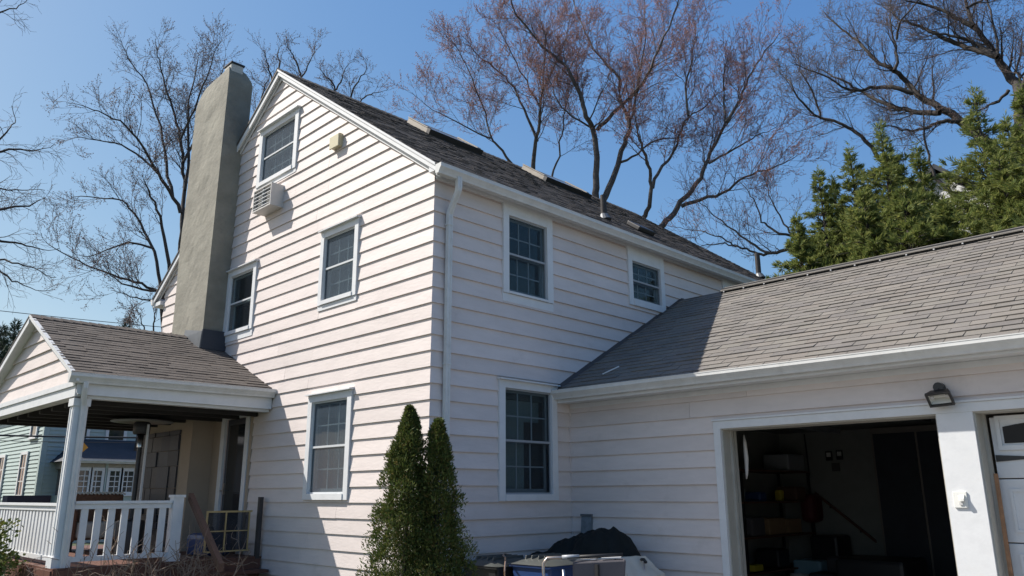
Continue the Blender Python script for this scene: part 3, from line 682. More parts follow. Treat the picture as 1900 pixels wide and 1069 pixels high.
vc = empty("wall_vent", (.30,2.5,1.28), "blue grey sheet metal duct cover low on the wall behind the black tarp", "vent")
MB().hexa([F_r(.215,1.02,.028),F_r(.385,1.02,.028),F_r(.385,1.02,.09),F_r(.215,1.02,.09),F_r(.215,1.385,.024),F_r(.385,1.385,.024),F_r(.385,1.37,.05),F_r(.215,1.37,.05)]).build("hood", MT['ductgrey'] if 'ductgrey' in MT else MT['flash'], vc)
MB().fbox(F_r,.205,.395,1.37,1.40,.024,.06).build("top_flange", MT['flash'], vc)

# gable wall fittings
ac = empty("air_conditioner", (-4.23,0,6.26), "beige through wall air conditioner sleeve under the attic window", "air conditioner")
mb = MB(); x0,x1,za,zb,d = -4.545,-3.935,6.27,6.66,.25; t=.02
mb.box(x0,x1,-d,.0,za,za+t).box(x0,x1,-d,.0,zb-t,zb).box(x0,x0+t,-d,0,za+t,zb-t).box(x1-t,x1,-d,0,za+t,zb-t)
mb.build("sleeve", MT['acgrey'] if 'acgrey' in MT else MT['lightgrey'], ac)
MB().box(x0+t,x1-t,-d+.05,-d+.07,za+t,zb-t).build("coil", MT['coil'], ac)
for i in range(5):
    z = za+.045+i*.066; MB().box(x0+t,x1-t,-d-.004,-d+.012,z,z+.009).build("louvre", MT['white'], ac)
MB().box(-4.25,-4.22,-d+.012,-d+.05,za+t,zb-t).build("divider", MT['sash'], ac)
ve = empty("exhaust_vent", (-2.33,0,6.8), "small ivory square exhaust vent hood high on the sunlit gable", "vent")
MB().box(-2.445,-2.215,-.085,-.001,6.80,7.01).build("hood", MT['ivory'], ve, bevel=.01)
MB().box(-2.455,-2.205,-.105,-.085,6.785,6.995).build("flap", MT['ivory'], ve, bevel=.008)

# ------------------------------------------------------------------ porch
PX, PS = -6.27, .46; PZ = 4.38; XR, XL = -3.77, -8.77; YF = -2.86
def pz(x): return PZ-PS*abs(x-PX)
mb = MB()
slab(mb, [(PX,YF,PZ-.012),(PX,-.003,PZ-.012),(XR,-.003,pz(XR)-.012),(XR,YF,pz(XR)-.012)][::-1], .05)
slab(mb, [(PX-.001,YF,PZ-.012),(PX-.001,-.003,PZ-.012),(XL,-.003,pz(XL)-.012),(XL,YF,pz(XL)-.012)], .05)
porch_roof = mb.build("porch_roof", MT['shC'], house, label="low weathered shingled roof over the porch")
Up = Vector((PX-XR,0,PZ-pz(XR)))
shingle_field(porch_roof, MT['shC'], (XR+.02,YF-.015,pz(XR+.02)-.012), (0,1,0), Up, -YF+.0, Up.length, .13, .30, .007, inside=lambda p: not (p.x < -5.66 and p.y > -.42), seed=21, thick=(.008,.018), wvar=.2)
mb = MB(); y = YF-.01
while y < -.45:
    for s in (-1,1): mb.hexa([(PX,y,PZ-.0),(PX+s*.15,y,PZ-.07),(PX+s*.15,y+.16,PZ-.075),(PX,y+.16,PZ-.006),(PX,y,PZ+.016),(PX+s*.15,y,PZ-.052),(PX+s*.15,y+.16,PZ-.065),(PX,y+.16,PZ+.006)])
    y += .14
mb.build("ridge_cap", MT['shC'], porch_roof, kind='stuff')
def F_p(u, v, w): return (u, -2.72-w, v)
pg = wall_panel("porch_gable", F_p, -8.62, -3.92, 3.12, lambda u: max(3.121,pz(u)-.08), [], (PX,), w0=-.10)
plx = lambda z: max(-8.62, PX-(PZ-.07-z)/PS); prx = lambda z: min(-3.90, PX+(PZ-.07-z)/PS)
clapboards(pg, F_p, 0, 8, plx, prx, [], MT['siding'], z0base=3.13, expo=.205, thick=.030, seg=9)
for (a,b) in ((PX,XR+.01),(XL-.01,PX)):
    rw = .055 if b > PX else .13
    mb = MB(); mb.hexa([(a,YF-.02,pz(a)-rw),(b,YF-.02,pz(b)-rw),(b,YF,pz(b)-rw),(a,YF,pz(a)-rw),(a,YF-.02,pz(a)-.02),(b,YF-.02,pz(b)-.02),(b,YF,pz(b)-.02),(a,YF,pz(a)-.02)])
    mb.build("porch_rake_board", MT['white'], house)
    mb = MB(); mb.hexa([(a,YF,pz(a)-.085),(b,YF,pz(b)-.085),(b,-2.722,pz(b)-.085),(a,-2.722,pz(a)-.085),(a,YF,pz(a)-.07),(b,YF,pz(b)-.07),(b,-2.722,pz(b)-.07),(a,-2.722,pz(a)-.07)])
    mb.build("porch_rake_soffit", MT['white'], house)
    mb = MB(); mb.hexa([(a,YF-.028,pz(a)-.03),(b,YF-.028,pz(b)-.03),(b,YF+.03,pz(b)-.03),(a,YF+.03,pz(a)-.03),(a,YF-.028,pz(a)+.0),(b,YF-.028,pz(b)+.0),(b,YF+.03,pz(b)+.0),(a,YF+.03,pz(a)+.0)])
    mb.build("porch_drip_edge", MT['gutter'] if b > PX else MT['edge'], house)
# beams
MB().box(-8.70,-3.86,-2.78,-2.62,2.92,3.11).box(-8.74,-3.84,-2.80,-2.785,3.055,3.125).build("porch_beam", MT['white'], house)
MB().box(-4.0,-3.86,-2.62,-.03,2.90,3.10).build("porch_beam", MT['white'], house)
MB().box(-3.858,-3.80,-2.76,-.03,2.94,2.955).box(-3.815,-3.80,-2.78,-.03,2.955,3.13).build("porch_fascia", MT['white'], house)
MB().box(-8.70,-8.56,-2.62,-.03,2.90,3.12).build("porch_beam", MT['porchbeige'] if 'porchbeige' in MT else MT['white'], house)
gutter("porch_gutter", (-3.80,-2.90,3.205), (-3.80,-.03,3.235), (1,0,0), size=.12, hgt=.125)
MB().box(-3.93,-3.70,-2.83,-2.795,3.10,3.13).build("porch_eave_return", MT['white'], house)
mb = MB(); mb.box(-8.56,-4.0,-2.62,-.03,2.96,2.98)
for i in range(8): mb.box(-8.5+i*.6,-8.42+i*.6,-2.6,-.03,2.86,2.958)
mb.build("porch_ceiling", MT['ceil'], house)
# columns
def column(x, y):
    mb = MB(); a = .085
    mb.box(x-a,x+a,y-a,y+a,.86,2.90)
    c_ = mb.build("porch_column", MT['white'], house, bevel=.006)
    MB().box(x-a-.02,x+a+.02,y-a-.02,y+a+.02,2.80,2.899).build("capital", MT['white'], c_)
    MB().box(x-a-.025,x+a+.025,y-a-.025,y+a+.025,.80,.93).build("plinth", MT['white'], c_)
    for s in (-.05,.05): MB().box(x+s-.012,x+s+.012,y-a-.008,y-a-.0005,.95,2.78).build("fluting_strip", MT['white'], c_)
column(-3.98,-2.67); column(-8.6,-2.67)
dspout([(-3.74,-2.70,3.10),(-3.74,-2.70,3.02),(-3.76,-2.70,2.97),(-3.85,-2.66,2.80),(-3.858,-2.655,2.74),(-3.858,-2.655,.1)], .03, .024, "porch_downspout")
# deck, rails
mb = MB(); y = -2.78
while y < -.05: MB().box(-8.72,-3.78,y,y+.135,.775,.80).build("deck_board", MT['wood'], house); y += .14
MB().box(-8.70,-3.80,-2.80,-2.76,.55,.774).box(-3.80,-3.76,-2.78,-.05,.55,.774).build("deck_fascia", MT['wood'], house)
mb = MB(); u = -8.7
while u < -3.85: mb.box(u,u+.09,-2.74,-2.72,.02,.55); u += .11
y = -2.7
while y < -.1: mb.box(-3.84,-3.82,y,y+.09,.02,.55); y += .11
mb.build("deck_skirt", MT['wood'], house, kind='stuff')
MB().box(-8.1,-8.0,-2.7,-2.6,0,.55).box(-4.6,-4.5,-2.84,-2.74,0,.77).build("deck_post", MT['woodl'], house)
for i in range(4): MB().box(-3.76+i*.27,-3.76+(i+1)*.27+.02,-1.12,-.06,.60-.19*i,.64-.19*i).box(-3.74+i*.27,-3.72+i*.27,-1.1,-.08,.43-.19*i,.60-.19*i).build("stair_tread", MT['wood'], house)
MB().box(-3.83,-3.77,-.12,-.06,.0,1.64).build("stair_post", MT['ceil2'] if 'ceil2' in MT else MT['ceil'], house)
MB().hexa([(-3.90,-1.14,1.60),(-3.90,-1.07,1.60),(-2.78,-1.07,.72),(-2.78,-1.14,.72),(-3.90,-1.14,1.70),(-3.90,-1.07,1.70),(-2.78,-1.07,.82),(-2.78,-1.14,.82)]).build("stair_handrail", MT['woodl'], house)
railA = empty("railing", (-3.92,-1.9,.8), None, None); railA.parent = house; railA.location = Vector((-3.92,-1.9,.8))-house.location
def FA(u,v,w): return (-3.92+w, u, v)
MB().fbox(FA,-2.585,-1.36,1.565,1.60,-.045,.045).fbox(FA,-2.585,-1.36,1.50,1.563,-.025,.025).build("top_rail", MT['white'], railA)
MB().fbox(FA,-2.585,-1.36,.86,.92,-.025,.025).build("bottom_rail", MT['white'], railA)
for i in range(7):
    u = -2.50+i*.165; MB().fbox(FA,u,u+.085,.92,1.50,-.014,.014).build("baluster", MT['white'], railA)
MB().fbox(FA,-1.355,-1.215,.80,1.64,-.07,.07).fbox(FA,-1.37,-1.20,1.64,1.675,-.085,.085).fbox(FA,-1.37,-1.20,.801,.90,-.085,.085).build("newel_post", MT['white'], house)
railB = empty("railing", (-6,-2.67,.8), None, None); railB.parent = house; railB.location = Vector((-6,-2.67,.8))-house.location
def FB(u,v,w): return (u, -2.67-w, v)
MB().fbox(FB,-8.5,-4.08,1.54,1.575,-.045,.045).fbox(FB,-8.5,-4.08,1.48,1.538,-.025,.025).build("top_rail", MT['white'], railB)
MB().fbox(FB,-8.5,-4.08,.86,.92,-.025,.025).build("bottom_rail", MT['white'], railB)
i = 0; u = -8.42
while u < -4.15: MB().fbox(FB,u,u+.085,.92,1.48,-.014,.014).build("baluster", MT['white'], railB); u += .155
for x in (): MB().fbox(FB,x,x+.1,.80,1.6,-.05,.05).build("newel_post", MT['white'], house)
# porch back wall + door
MB().box(-5.72,-4.36,-.026,-.001,.8,2.95).build("porch_wall_panel", MT['beige'], house) if False else None
MB().box(-5.72,-5.43,-.03,-.001,.8,3.0).box(-4.44,-4.36,-.03,-.001,.8,2.9).build("porch_back_wall", MT['beige'], house)
mb = MB(); mb.fbox(F_g,-5.43,-5.30,.8,2.98,0,.04).fbox(F_g,-4.58,-4.46,.8,2.98,0,.04).fbox(F_g,-5.30,-4.58,2.88,2.98,0,.038)
mb.build("door_frame", MT['white'], house)
dr = MB().fbox(F_g,-5.295,-4.585,.82,2.87,-.05,-.01).build("porch_door", MT['door'], house)
MB().fbox(F_g,-5.20,-4.68,1.0,2.78,-.008,-.004).build("pane", MT['doorglass'] if 'doorglass' in MT else MT['dark'], dr)
MB().fbox(F_g,-5.25,-5.225,1.68,1.86,-.01,.012).tube([(-5.24,-.01,1.74),(-5.24,-.055,1.74),(-5.15,-.055,1.74)], .01, 6).build("handle", MT['tube'], dr)
# grey flashing round the chimney foot on the porch roof
c0 = lambda x,y: (x,y,pz(x)+.004)
mb = MB(); mb.hexa([c0(-5.70,-.44),c0(-5.60,-.44),c0(-5.60,-.01),c0(-5.70,-.01),(-5.66,-.43,pz(-5.7)+.30),(-5.625,-.43,pz(-5.7)+.30),(-5.625,-.01,pz(-5.7)+.30),(-5.66,-.01,pz(-5.7)+.30)])
MT['blueflash'] = MT['flash']
mb.build("chimney_flashing", MT['slate'], house)
mb = MB(); mb.hexa([(-6.32,-.47,pz(-6.32)+.0),(-5.62,-.47,pz(-5.62)+.0),(-5.62,-.425,pz(-5.62)+.02),(-6.32,-.425,pz(-6.32)+.02),(-6.32,-.45,pz(-6.32)+.14),(-5.62,-.45,pz(-5.62)+.30),(-5.62,-.43,pz(-5.62)+.30),(-6.32,-.43,pz(-6.32)+.14)])
mb.build("chimney_flashing", MT['flash'], house)

# ------------------------------------------------------------------ things on the porch
ph = empty("patio_heater", (-5.62,-1.25,.8), "tall black patio heater with a flat steel hood standing on the porch", "patio heater")
def lathe(prof, c, n=24):
    mb = MB(); P = [(c[0]+r*math.cos(2*math.pi*k/n), c[1]+r*math.sin(2*math.pi*k/n), c[2]+z) for r,z in prof for k in range(n)]
    mb.poly(P, [(i*n+k,i*n+(k+1)%n,(i+1)*n+(k+1)%n,(i+1)*n+k) for i in range(len(prof)-1) for k in range(n)]); return mb
cpos = (-5.62,-1.25,.8)
lathe([(.46,2.0),(.44,2.012),(.16,2.055),(.02,2.07),(.02,2.06),(.16,2.045),(.44,2.0),(.46,1.99),(.46,2.0)], cpos).build("hood", MT['hood'], ph, smooth=True)
lathe([(.11,1.80),(.125,1.82),(.125,1.97),(.10,1.995),(0,2.0)], cpos, 20).build("burner", MT['dark'], ph, smooth=True)
lathe([(.045,1.60),(.045,1.80),(.0,1.80)], cpos, 16).build("valve_body", MT['steel'], ph, smooth=True)
lathe([(.035,.5),(.035,1.6)], cpos, 16).build("pole", MT['dark'], ph, smooth=True)
lathe([(.20,.0),(.20,.48),(.19,.5),(.03,.52)], cpos, 24).build("tank_housing", MT['dark'], ph, smooth=True)
MB().box(-5.50,-5.47,-1.22,-1.19,.8,2.75).build("awning_pole", MT['sashw'], None, label="thin pale upright pole just right of the patio heater", cat="pole")
so_ = empty("wicker_sofa", (-7.3,-1.2,.8), "brown wicker sofa back showing over the porch railing", "sofa")
MB().box(-7.62,-7.45,-1.72,-.75,.95,1.70).build("backrest", MT['wicker'], so_, bevel=.03)
MB().box(-7.62,-6.9,-1.72,-1.62,.95,1.45).box(-7.62,-6.9,-.85,-.75,.95,1.45).build("armrest", MT['wicker'], so_, bevel=.03)
MB().box(-7.44,-6.9,-1.61,-.86,1.0,1.25).build("seat_cushion", MT['canvas'], so_, bevel=.04)
for x in (-7.6,-6.95):
    for y in (-1.7,-.82): MB().box(x,x+.05,y,y+.05,.8,.95).build("leg", MT['dark'], so_)
mb = MB(); 
for i in range(16): mb.tube([(-7.63,-1.7+i*.06,1.695),(-7.54,-1.67+i*.06,1.73),(-7.44,-1.64+i*.06,1.695)], .012, 5)
mb.build("lace_edging", MT['canvas'], so_, kind='stuff')
pl = empty("planter_box", (-8.15,-2.05,.8), "long black planter box behind the left part of the front railing", "planter")
mb = MB(); mb.box(-8.3,-8.0,-2.40,-1.75,1.42,1.44).box(-8.3,-8.28,-2.40,-1.75,1.44,1.68).box(-8.02,-8.0,-2.40,-1.75,1.44,1.68).box(-8.28,-8.02,-2.40,-2.38,1.44,1.68).box(-8.28,-8.02,-1.77,-1.75,1.44,1.68)
mb.build("trough", MT['darkblue'] if 'darkblue' in MT else MT['dark'], pl); MB().box(-8.28,-8.02,-2.38,-1.77,1.6,1.64).build("soil", MT['wood'], pl)
for y in (-2.38,-1.80): MB().box(-8.28,-8.02,y,y+.04,.8,1.42).build("leg", MT['dark'], pl)
# cooler / blue bag behind the gate
cb_ = empty("blue_storage_bag", (-4.5,-.5,.8), "dark blue bag on the porch floor behind the baby gate", "bag")
MB().box(-4.85,-4.25,-.72,-.25,.80,1.12).build("body", MT['blue'], cb_, bevel=.08)
MB().tube([(-4.7,-.48,1.1),(-4.62,-.48,1.2),(-4.48,-.48,1.2),(-4.4,-.48,1.1)], .015, 6).build("strap", MT['dark'], cb_)
ga = empty("baby_gate", (-3.92,-.5,.8), "brass coloured baby gate with mesh infill across the porch steps", "gate")
mb = MB()
def GB(u0,u1,z0,z1): mb.box(-3.935,-3.91,u0,u1,z0,z1)
GB(-.84,-.15,1.425,1.45); GB(-.84,-.15,.88,.90); GB(-.84,-.82,.90,1.425); GB(-.20,-.18,.90,1.425); GB(-.56,-.54,.90,1.425); GB(-.82,-.20,1.16,1.175)
mb.build("gate_frame", MT['gold'], ga)
MB().box(-3.924,-3.921,-.82,-.56,.9,1.425).build("mesh_panel", MT['mesh'], ga); MB().box(-3.924,-3.921,-.54,-.2,.9,1.425).build("mesh_panel", MT['mesh'], ga)

# ------------------------------------------------------------------ bins, tarp, walker in the corner
def cart(x, y, lid, body, lab, rot=0, h=1.0, name="wheeled_bin"):
    e = empty(name, (x,y,0), lab, "bin", "wheeled bins in the corner by the garage")
    mb = MB(); a, b, c_, d = .24, .29, .29, .34
    mb.hexa([(x-a,y-b,.06),(x+a,y-b,.06),(x+a,y+b,.06),(x-a,y+b,.06),(x-c_,y-d,h-.09),(x+c_,y-d,h-.09),(x+c_,y+d,h-.09),(x-c_,y+d,h-.09)]).build("body", body, e, bevel=.03)
    MB().box(x-c_-.02,x+c_+.02,y-d-.02,y+d+.02,h-.12,h-.085).build("rim", body, e, bevel=.01)
    n = 8; P = []; m2 = MB()
    for i in range(n+1):
        for j in range(n+1):
            u, v = i/n*2-1, j/n*2-1
            zz = h-.085+.075*(1-abs(u)**3)*(1-abs(v)**4)
            P.append((x+u*(c_+.03), y+v*(d+.03), zz))
    m2.poly(P, [(i*(n+1)+j,(i+1)*(n+1)+j,(i+1)*(n+1)+j+1,i*(n+1)+j+1) for i in range(n) for j in range(n)])
    l = m2.build("lid", lid, e, smooth=True)
    for k in (-.14,-.05,.05,.14): MB().hexa([(x+k-.012,y-d*.8,h-.045),(x+k+.012,y-d*.8,h-.045),(x+k+.012,y+d*.7,h-.045),(x+k-.012,y+d*.7,h-.045),(x+k-.006,y-d*.75,h+.006),(x+k+.006,y-d*.75,h+.006),(x+k+.006,y+d*.65,h+.006),(x+k-.006,y+d*.65,h+.006)]).build("lid_rib", lid, l, bevel=.004)
    MB().tube([(x-c_*.8,y+d+.05,h-.1),(x+c_*.8,y+d+.05,h-.1)], .016, 8).build("handle", MT['rubber'], e)
    for s in (-1,1): MB().tube([(x+s*(c_-.03),y+d-.05,.11),(x+s*(c_+.02),y+d-.05,.11)], .11, 16).build("wheel", MT['rubber'], e)
cart(.48,.72,MT['plastic'],MT['dark'],"charcoal lidded wheeled bin right beside the arborvitae with a cord over it",h=.97)
cart(1.12,.88,MT['plastic'],MT['blue'],"blue wheeled bin with a ribbed grey lid in front of the black tarp",h=1.0)
MB().tube([(.36,.98,.96),(.45,.80,.985),(.62,.62,.985),(.78,.50,.975),(.88,.40,.94),(.93,.34,.85),(.94,.34,.6)], .011, 8).build("bungee_cord", MT['copper'] if 'copper' in MT else MT['tube'], None, label="shiny bronze cord lying across the charcoal bin lid", cat="cord")
import mathutils.noise as mn
def blob(name, lobes, m, lab, cat, seed=0, zmin=.0, res=5, amp=.05):
    """one draped lump: a fine dome pushed out by several lobes and creases"""
    import bmesh
    cx = sum(l[0] for l in lobes)/len(lobes); cy = sum(l[1] for l in lobes)/len(lobes)
    x0 = min(l[0]-l[3] for l in lobes); x1 = max(l[0]+l[3] for l in lobes); y0 = min(l[1]-l[3] for l in lobes); y1 = max(l[1]+l[3] for l in lobes)
    n = 80; P = []; ids = {}
    mb = MB(); H = {}
    for i in range(n+1):
        for j in range(n+1):
            x = x0+(x1-x0)*i/n; y = y0+(y1-y0)*j/n; h = 0
            for (lx,ly,lz,lr) in lobes:
                q = 1-((x-lx)**2+(y-ly)**2)/lr**2
                if q > 0: h = max(h, (lz-zmin)*q**.45)
            if h > 0:
                v = Vector((x*4.2+y*1.5,y*3.2,seed)); h *= 1+amp*4*(abs(mn.noise(v))-.25)+amp*1.5*mn.noise(v*2.7)
                h -= amp*.6*abs(mn.noise(v*1.5))
            H[i,j] = h; P.append((x,y,zmin+max(h,0)))
    F_ = []
    for i in range(n):
        for j in range(n):
            if max(H[i,j],H[i+1,j],H[i,j+1],H[i+1,j+1]) > 0: F_.append((i*(n+1)+j,(i+1)*(n+1)+j,(i+1)*(n+1)+j+1,i*(n+1)+j+1))
    used = sorted({k for f in F_ for k in f}); mp = {k:a for a,k in enumerate(used)}
    mb.poly([P[k] for k in used], [tuple(mp[k] for k in f) for f in F_])
    return mb.build(name, m, None, smooth=True, label=lab, cat=cat)
blob("black_tarp", [(1.02,1.95,1.27,.46),(.62,1.92,1.16,.45),(.28,1.75,.97,.36),(1.24,1.98,1.12,.30),(.85,1.7,1.02,.4)], MT['tarp'], "black crumpled tarp heaped in the corner behind the bins", "tarp", seed=2.3, zmin=.72, amp=.06)
gc = empty("storage_crate", (.7,1.9,0), "low dark crate hidden under the black tarp", "crate")
MB().box(.2,1.2,1.6,2.3,0,.78).build("box", MT['dark'], gc)
cv = MB(); P = [(1.08,1.45,0),(1.78,1.45,0),(1.78,2.10,0),(1.08,2.10,0),(1.06,1.43,.80),(1.80,1.45,.72),(1.78,2.12,.76),(1.06,2.10,.80),(1.14,1.52,.93),(1.58,1.50,.95),(1.60,2.0,.95),(1.14,2.0,.93)]
cv.poly(P, [(0,1,5,4),(1,2,6,5),(2,3,7,6),(3,0,4,7),(4,5,9,8),(5,6,10,9),(6,7,11,10),(7,4,8,11),(8,9,10,11)])
cv = cv.build("covered_box", MT['canvas'], None, label="beige canvas covered box between the walker and the cane", cat="covered box")
sm = cv.modifiers.new("sub", 'SUBSURF'); sm.levels = 3; sm.render_levels = 3; sm.subdivision_type = 'SIMPLE'
dt = bpy.data.textures.new("creases", 'CLOUDS'); dt.noise_scale = .25
dm = cv.modifiers.new("disp", 'DISPLACE'); dm.texture = dt; dm.strength = .06; dm.mid_level = .5
wk = empty("rollator", (1.35,.75,0), "folding walker with bent metal tube handles and a grey fabric bag", "walker")
hx = lambda pts, r, n=10: MB().tube(pts, r, n)
hx([(1.62,.40,.30),(1.50,.42,.60),(1.42,.43,.86),(1.41,.44,.95),(1.44,.47,1.005),(1.52,.54,1.01),(1.62,.62,1.01)], .016).build("handle_tube", MT['tube'], wk, smooth=True)
hx([(1.78,.42,.25),(1.68,.47,.60),(1.64,.50,.90)], .017).build("handle_tube", MT['steel'], wk, smooth=True)
hx([(1.60,.60,1.012),(2.05,.98,1.04)], .020).build("cross_bar", MT['rubber'], wk, smooth=True)
hx([(1.56,.57,1.012),(1.70,.69,1.02)], .024).build("grip", MT['sash'], wk, smooth=True)
hx([(2.0,.9,1.0),(2.1,.95,.5),(2.1,.95,.1)], .015).build("leg", MT['dark'], wk); hx([(1.7,.52,.6),(1.66,.45,.1)], .015).build("leg", MT['dark'], wk)
MB().hexa([(1.66,.62,.72),(2.10,.92,.72),(2.02,1.02,.72),(1.58,.72,.72),(1.66,.62,.97),(2.12,.94,1.0),(2.02,1.06,1.0),(1.58,.74,.97)]).build("fabric_bag", MT['fabric'], wk, bevel=.02)
MB().hexa([(1.67,.66,.985),(1.85,.77,.99),(1.82,.85,.995),(1.66,.76,.99),(1.67,.66,.99),(1.85,.77,1.0),(1.82,.86,1.01),(1.66,.76,1.0)]).build("bag_flap", MT['lightgrey'], wk)
MB().hexa([(1.90,.80,1.005),(2.07,.92,1.01),(2.02,1.0,1.02),(1.86,.89,1.01),(1.90,.80,1.012),(2.07,.92,1.02),(2.02,1.0,1.03),(1.86,.89,1.02)]).build("bag_flap", MT['lightgrey'], wk)
MB().box(1.86,1.90,.74,.77,.70,.95).build("buckle_strap", MT['dark'], wk)
for (x,y) in ((1.66,.45),(2.1,.95),(1.62,.95),(2.0,.5)): lathe([(0,.0),(.09,.0),(.09,.03),(0,.03)], (x,y,.0), 14).build("wheel", MT['rubber'], wk) if False else MB().tube([(x-.015,y,.09),(x+.015,y,.09)], .09, 14).build("wheel", MT['rubber'], wk)
cn = empty("walking_cane", (1.75,1.78,0), "silver walking cane with a black handle against the shaded siding", "cane")
hx([(1.72,1.8,.90),(1.78,1.75,.0)], .011).build("shaft", MT['steel'], cn, smooth=True); hx([(1.66,1.84,.925),(1.72,1.8,.93),(1.77,1.77,.905)], .018).build("handle", MT['rubber'], cn, smooth=True)

# ------------------------------------------------------------------ inside the open garage
sh = empty("storage_shelf", (.45,7.2,0), "dark storage shelf along the left garage wall crowded with tools and bags", "shelf")
for z in (.4,.95,1.5,2.02): MB().box(.1,.75,5.9,8.4,z,z+.03).build("shelf_board", MT['wood'], sh)
for x in (.12,.7):
    for y in (5.92,8.36): MB().box(x,x+.04,y,y+.04,.02,2.05).build("upright", MT['dark'], sh)
def boxthing(name, x0,x1,y0,y1,z0,z1,m,lab,cat,bev=.02,extra=None):
    e = MB().box(x0,x1,y0,y1,z0,z1).build(name, m, None, bevel=bev, label=lab, cat=cat); return e
boxthing("cardboard_box",.2,.65,6.9,7.5,.98,1.25,MT['card'],"brown cardboard box on the middle shelf inside the garage","box")
boxthing("cardboard_box",.2,.65,7.6,8.1,.98,1.22,MT['card'],"brown cardboard box behind the other one on the garage shelf","box")
boxthing("plastic_tub",.65,1.15,7.6,8.3,.02,.55,MT['cyan'],"pale blue plastic tub on the garage floor under the shelf","tub",.04)
boxthing("storage_bin",.2,.7,7.7,8.35,2.05,2.35,MT['sash'],"grey bin on top of the garage shelf","bin",.03)
boxthing("black_case",.85,1.35,7.9,8.5,.02,.95,MT['dark'],"black upright case at the back wall of the garage","case",.05)
boxthing("footlocker",1.2,1.75,7.7,8.5,.02,.62,MT['fabric'],"dark trunk on the garage floor beneath the handrail","trunk",.05)
boxthing("garden_cart",2.0,3.0,6.2,7.2,.3,.72,MT['dark'],"low dark cart in the middle of the garage floor","cart",.06)
boxthing("red_bag",.62,.90,8.1,8.55,1.15,1.65,MT['redd'],"dark red bag hanging at the end of the garage shelf","bag",.10)
boxthing("yellow_tool_case",.3,.75,6.1,6.4,.45,.55,MT['yellow'],"flat yellow tool case on the low garage shelf","tool case",.02)
boxthing("yellow_jug",.45,.58,7.55,7.68,1.53,1.72,MT['yellow'],"small yellow green jug on the upper garage shelf","jug",.03)
boxthing("step_stool",1.9,2.25,8.2,8.5,.02,.45,MT['slate'],"small dark step stool at the back wall of the garage","stool",.02)
hr = empty("wall_handrail", (1.2,8.6,1.2), "dark wooden handrail sloping down across the back wall of the garage", "handrail")
MB().hexa([(.72,8.60,1.64),(.72,8.64,1.64),(1.72,8.64,.82),(1.72,8.60,.82),(.72,8.60,1.69),(.72,8.64,1.69),(1.72,8.64,.87),(1.72,8.60,.87)]).build("rail", MT['wood'], hr)
for t in (.25,.75): MB().box(.70+t,.73+t,8.64,8.70,1.60-.82*t,1.64-.82*t).build("rail_bracket", MT['dark'], hr)
for (x,z,l) in ((1.02,2.33,"left of the two small black framed pictures on the garage back wall"),(1.22,2.34,"right of the two small black framed pictures on the garage back wall")):
    f = empty("picture_frame", (x,8.69,z), l, "picture", "framed pictures inside the garage")
    MB().box(x-.06,x+.06,8.675,8.695,z-.085,z+.085).build("frame", MT['dark'], f); MB().box(x-.04,x+.04,8.670,8.674,z-.02,z+.06).build("picture", MT['paper'], f)
MB().box(1.05,1.2,8.685,8.697,2.05,2.2).build("wall_note", MT['fabric'], None, label="dark grey note below the framed pictures in the garage", cat="note")
MB().tube([(.60,8.66,2.75),(.62,8.66,2.0),(.60,8.65,1.9),(.64,8.66,.6)], .014, 6).build("hanging_chain", MT['dark'], None, label="dark chain hanging down the garage back wall", cat="chain")
tk = empty("door_track", (3.5,5,2.6), "overhead metal garage door track with opener rail", "door track")
MB().box(2.50,2.56,2.9,5.6,2.50,2.56).build("side_track", MT['flash'], tk); MB().box(3.55,3.62,2.9,6.2,2.62,2.68).build("opener_rail", MT['flash'], tk); MB().box(2.5,4.8,5.3,5.36,2.60,2.66).build("cross_rail", MT['flash'], tk)
wb = blobbag = MB().tube([(2.43,3.02,2.36),(2.435,3.02,2.26),(2.44,3.02,2.08),(2.43,3.02,1.9),(2.42,3.02,1.83)], [.01,.022,.028,.02,.008], 10).build("white_sack", MT['acgrey'], None, smooth=True, label="white sack hanging just inside the open garage door frame", cat="sack")
for (nm,x,y,z,a,b,c,m,lab,ct) in (("paint_can",.45,6.35,1.53,.09,.09,.2,"sash","grey paint can at the near end of the upper garage shelf","paint can"),("tool_box",.5,6.7,1.53,.2,.12,.16,"blue","small blue tool box on the upper garage shelf","tool box"),
  ("duffel_bag",.45,6.45,.98,.25,.22,.3,"fabric","dark duffel bag beside the cardboard boxes in the garage","bag"),("helmet_bag",.5,7.2,.45,.22,.2,.3,"dark","black bag on the low garage shelf","bag"),
  ("bucket",.95,7.2,.02,.15,.15,.34,"lightgrey","pale bucket on the garage floor near the blue tub","bucket"),("shoe_rack_box",.55,8.0,1.53,.2,.2,.25,"woodl","brown wooden box high on the shelf end in the garage","box"),
  ("cooler",1.55,7.1,.02,.3,.22,.4,"slate","dark blue cooler on the garage floor left of the cart","cooler")):
    if nm in ("bucket","paint_can"):
        lathe([(0,0),(a*.85,0),(a,c),(a*.95,c),(a*.8,c*.1)], (x,y,z), 18).build(nm, MT[m], None, label=lab, cat=ct)
    else: boxthing(nm, x-a,x+a,y-b,y+b,z,z+c,MT[m],lab,ct,.04)
rk = empty("tool_rack", (3.0,8.5,0), "dark cabinet filling the right part of the garage back wall", "cabinet")
MB().box(1.98,4.9,8.25,8.68,.02,2.75).build("body", MT['room'], rk)
for i in range(4): MB().box(2.02+i*.72,2.70+i*.72,8.23,8.249,.1,2.65).build("door", MT['slate'], rk)

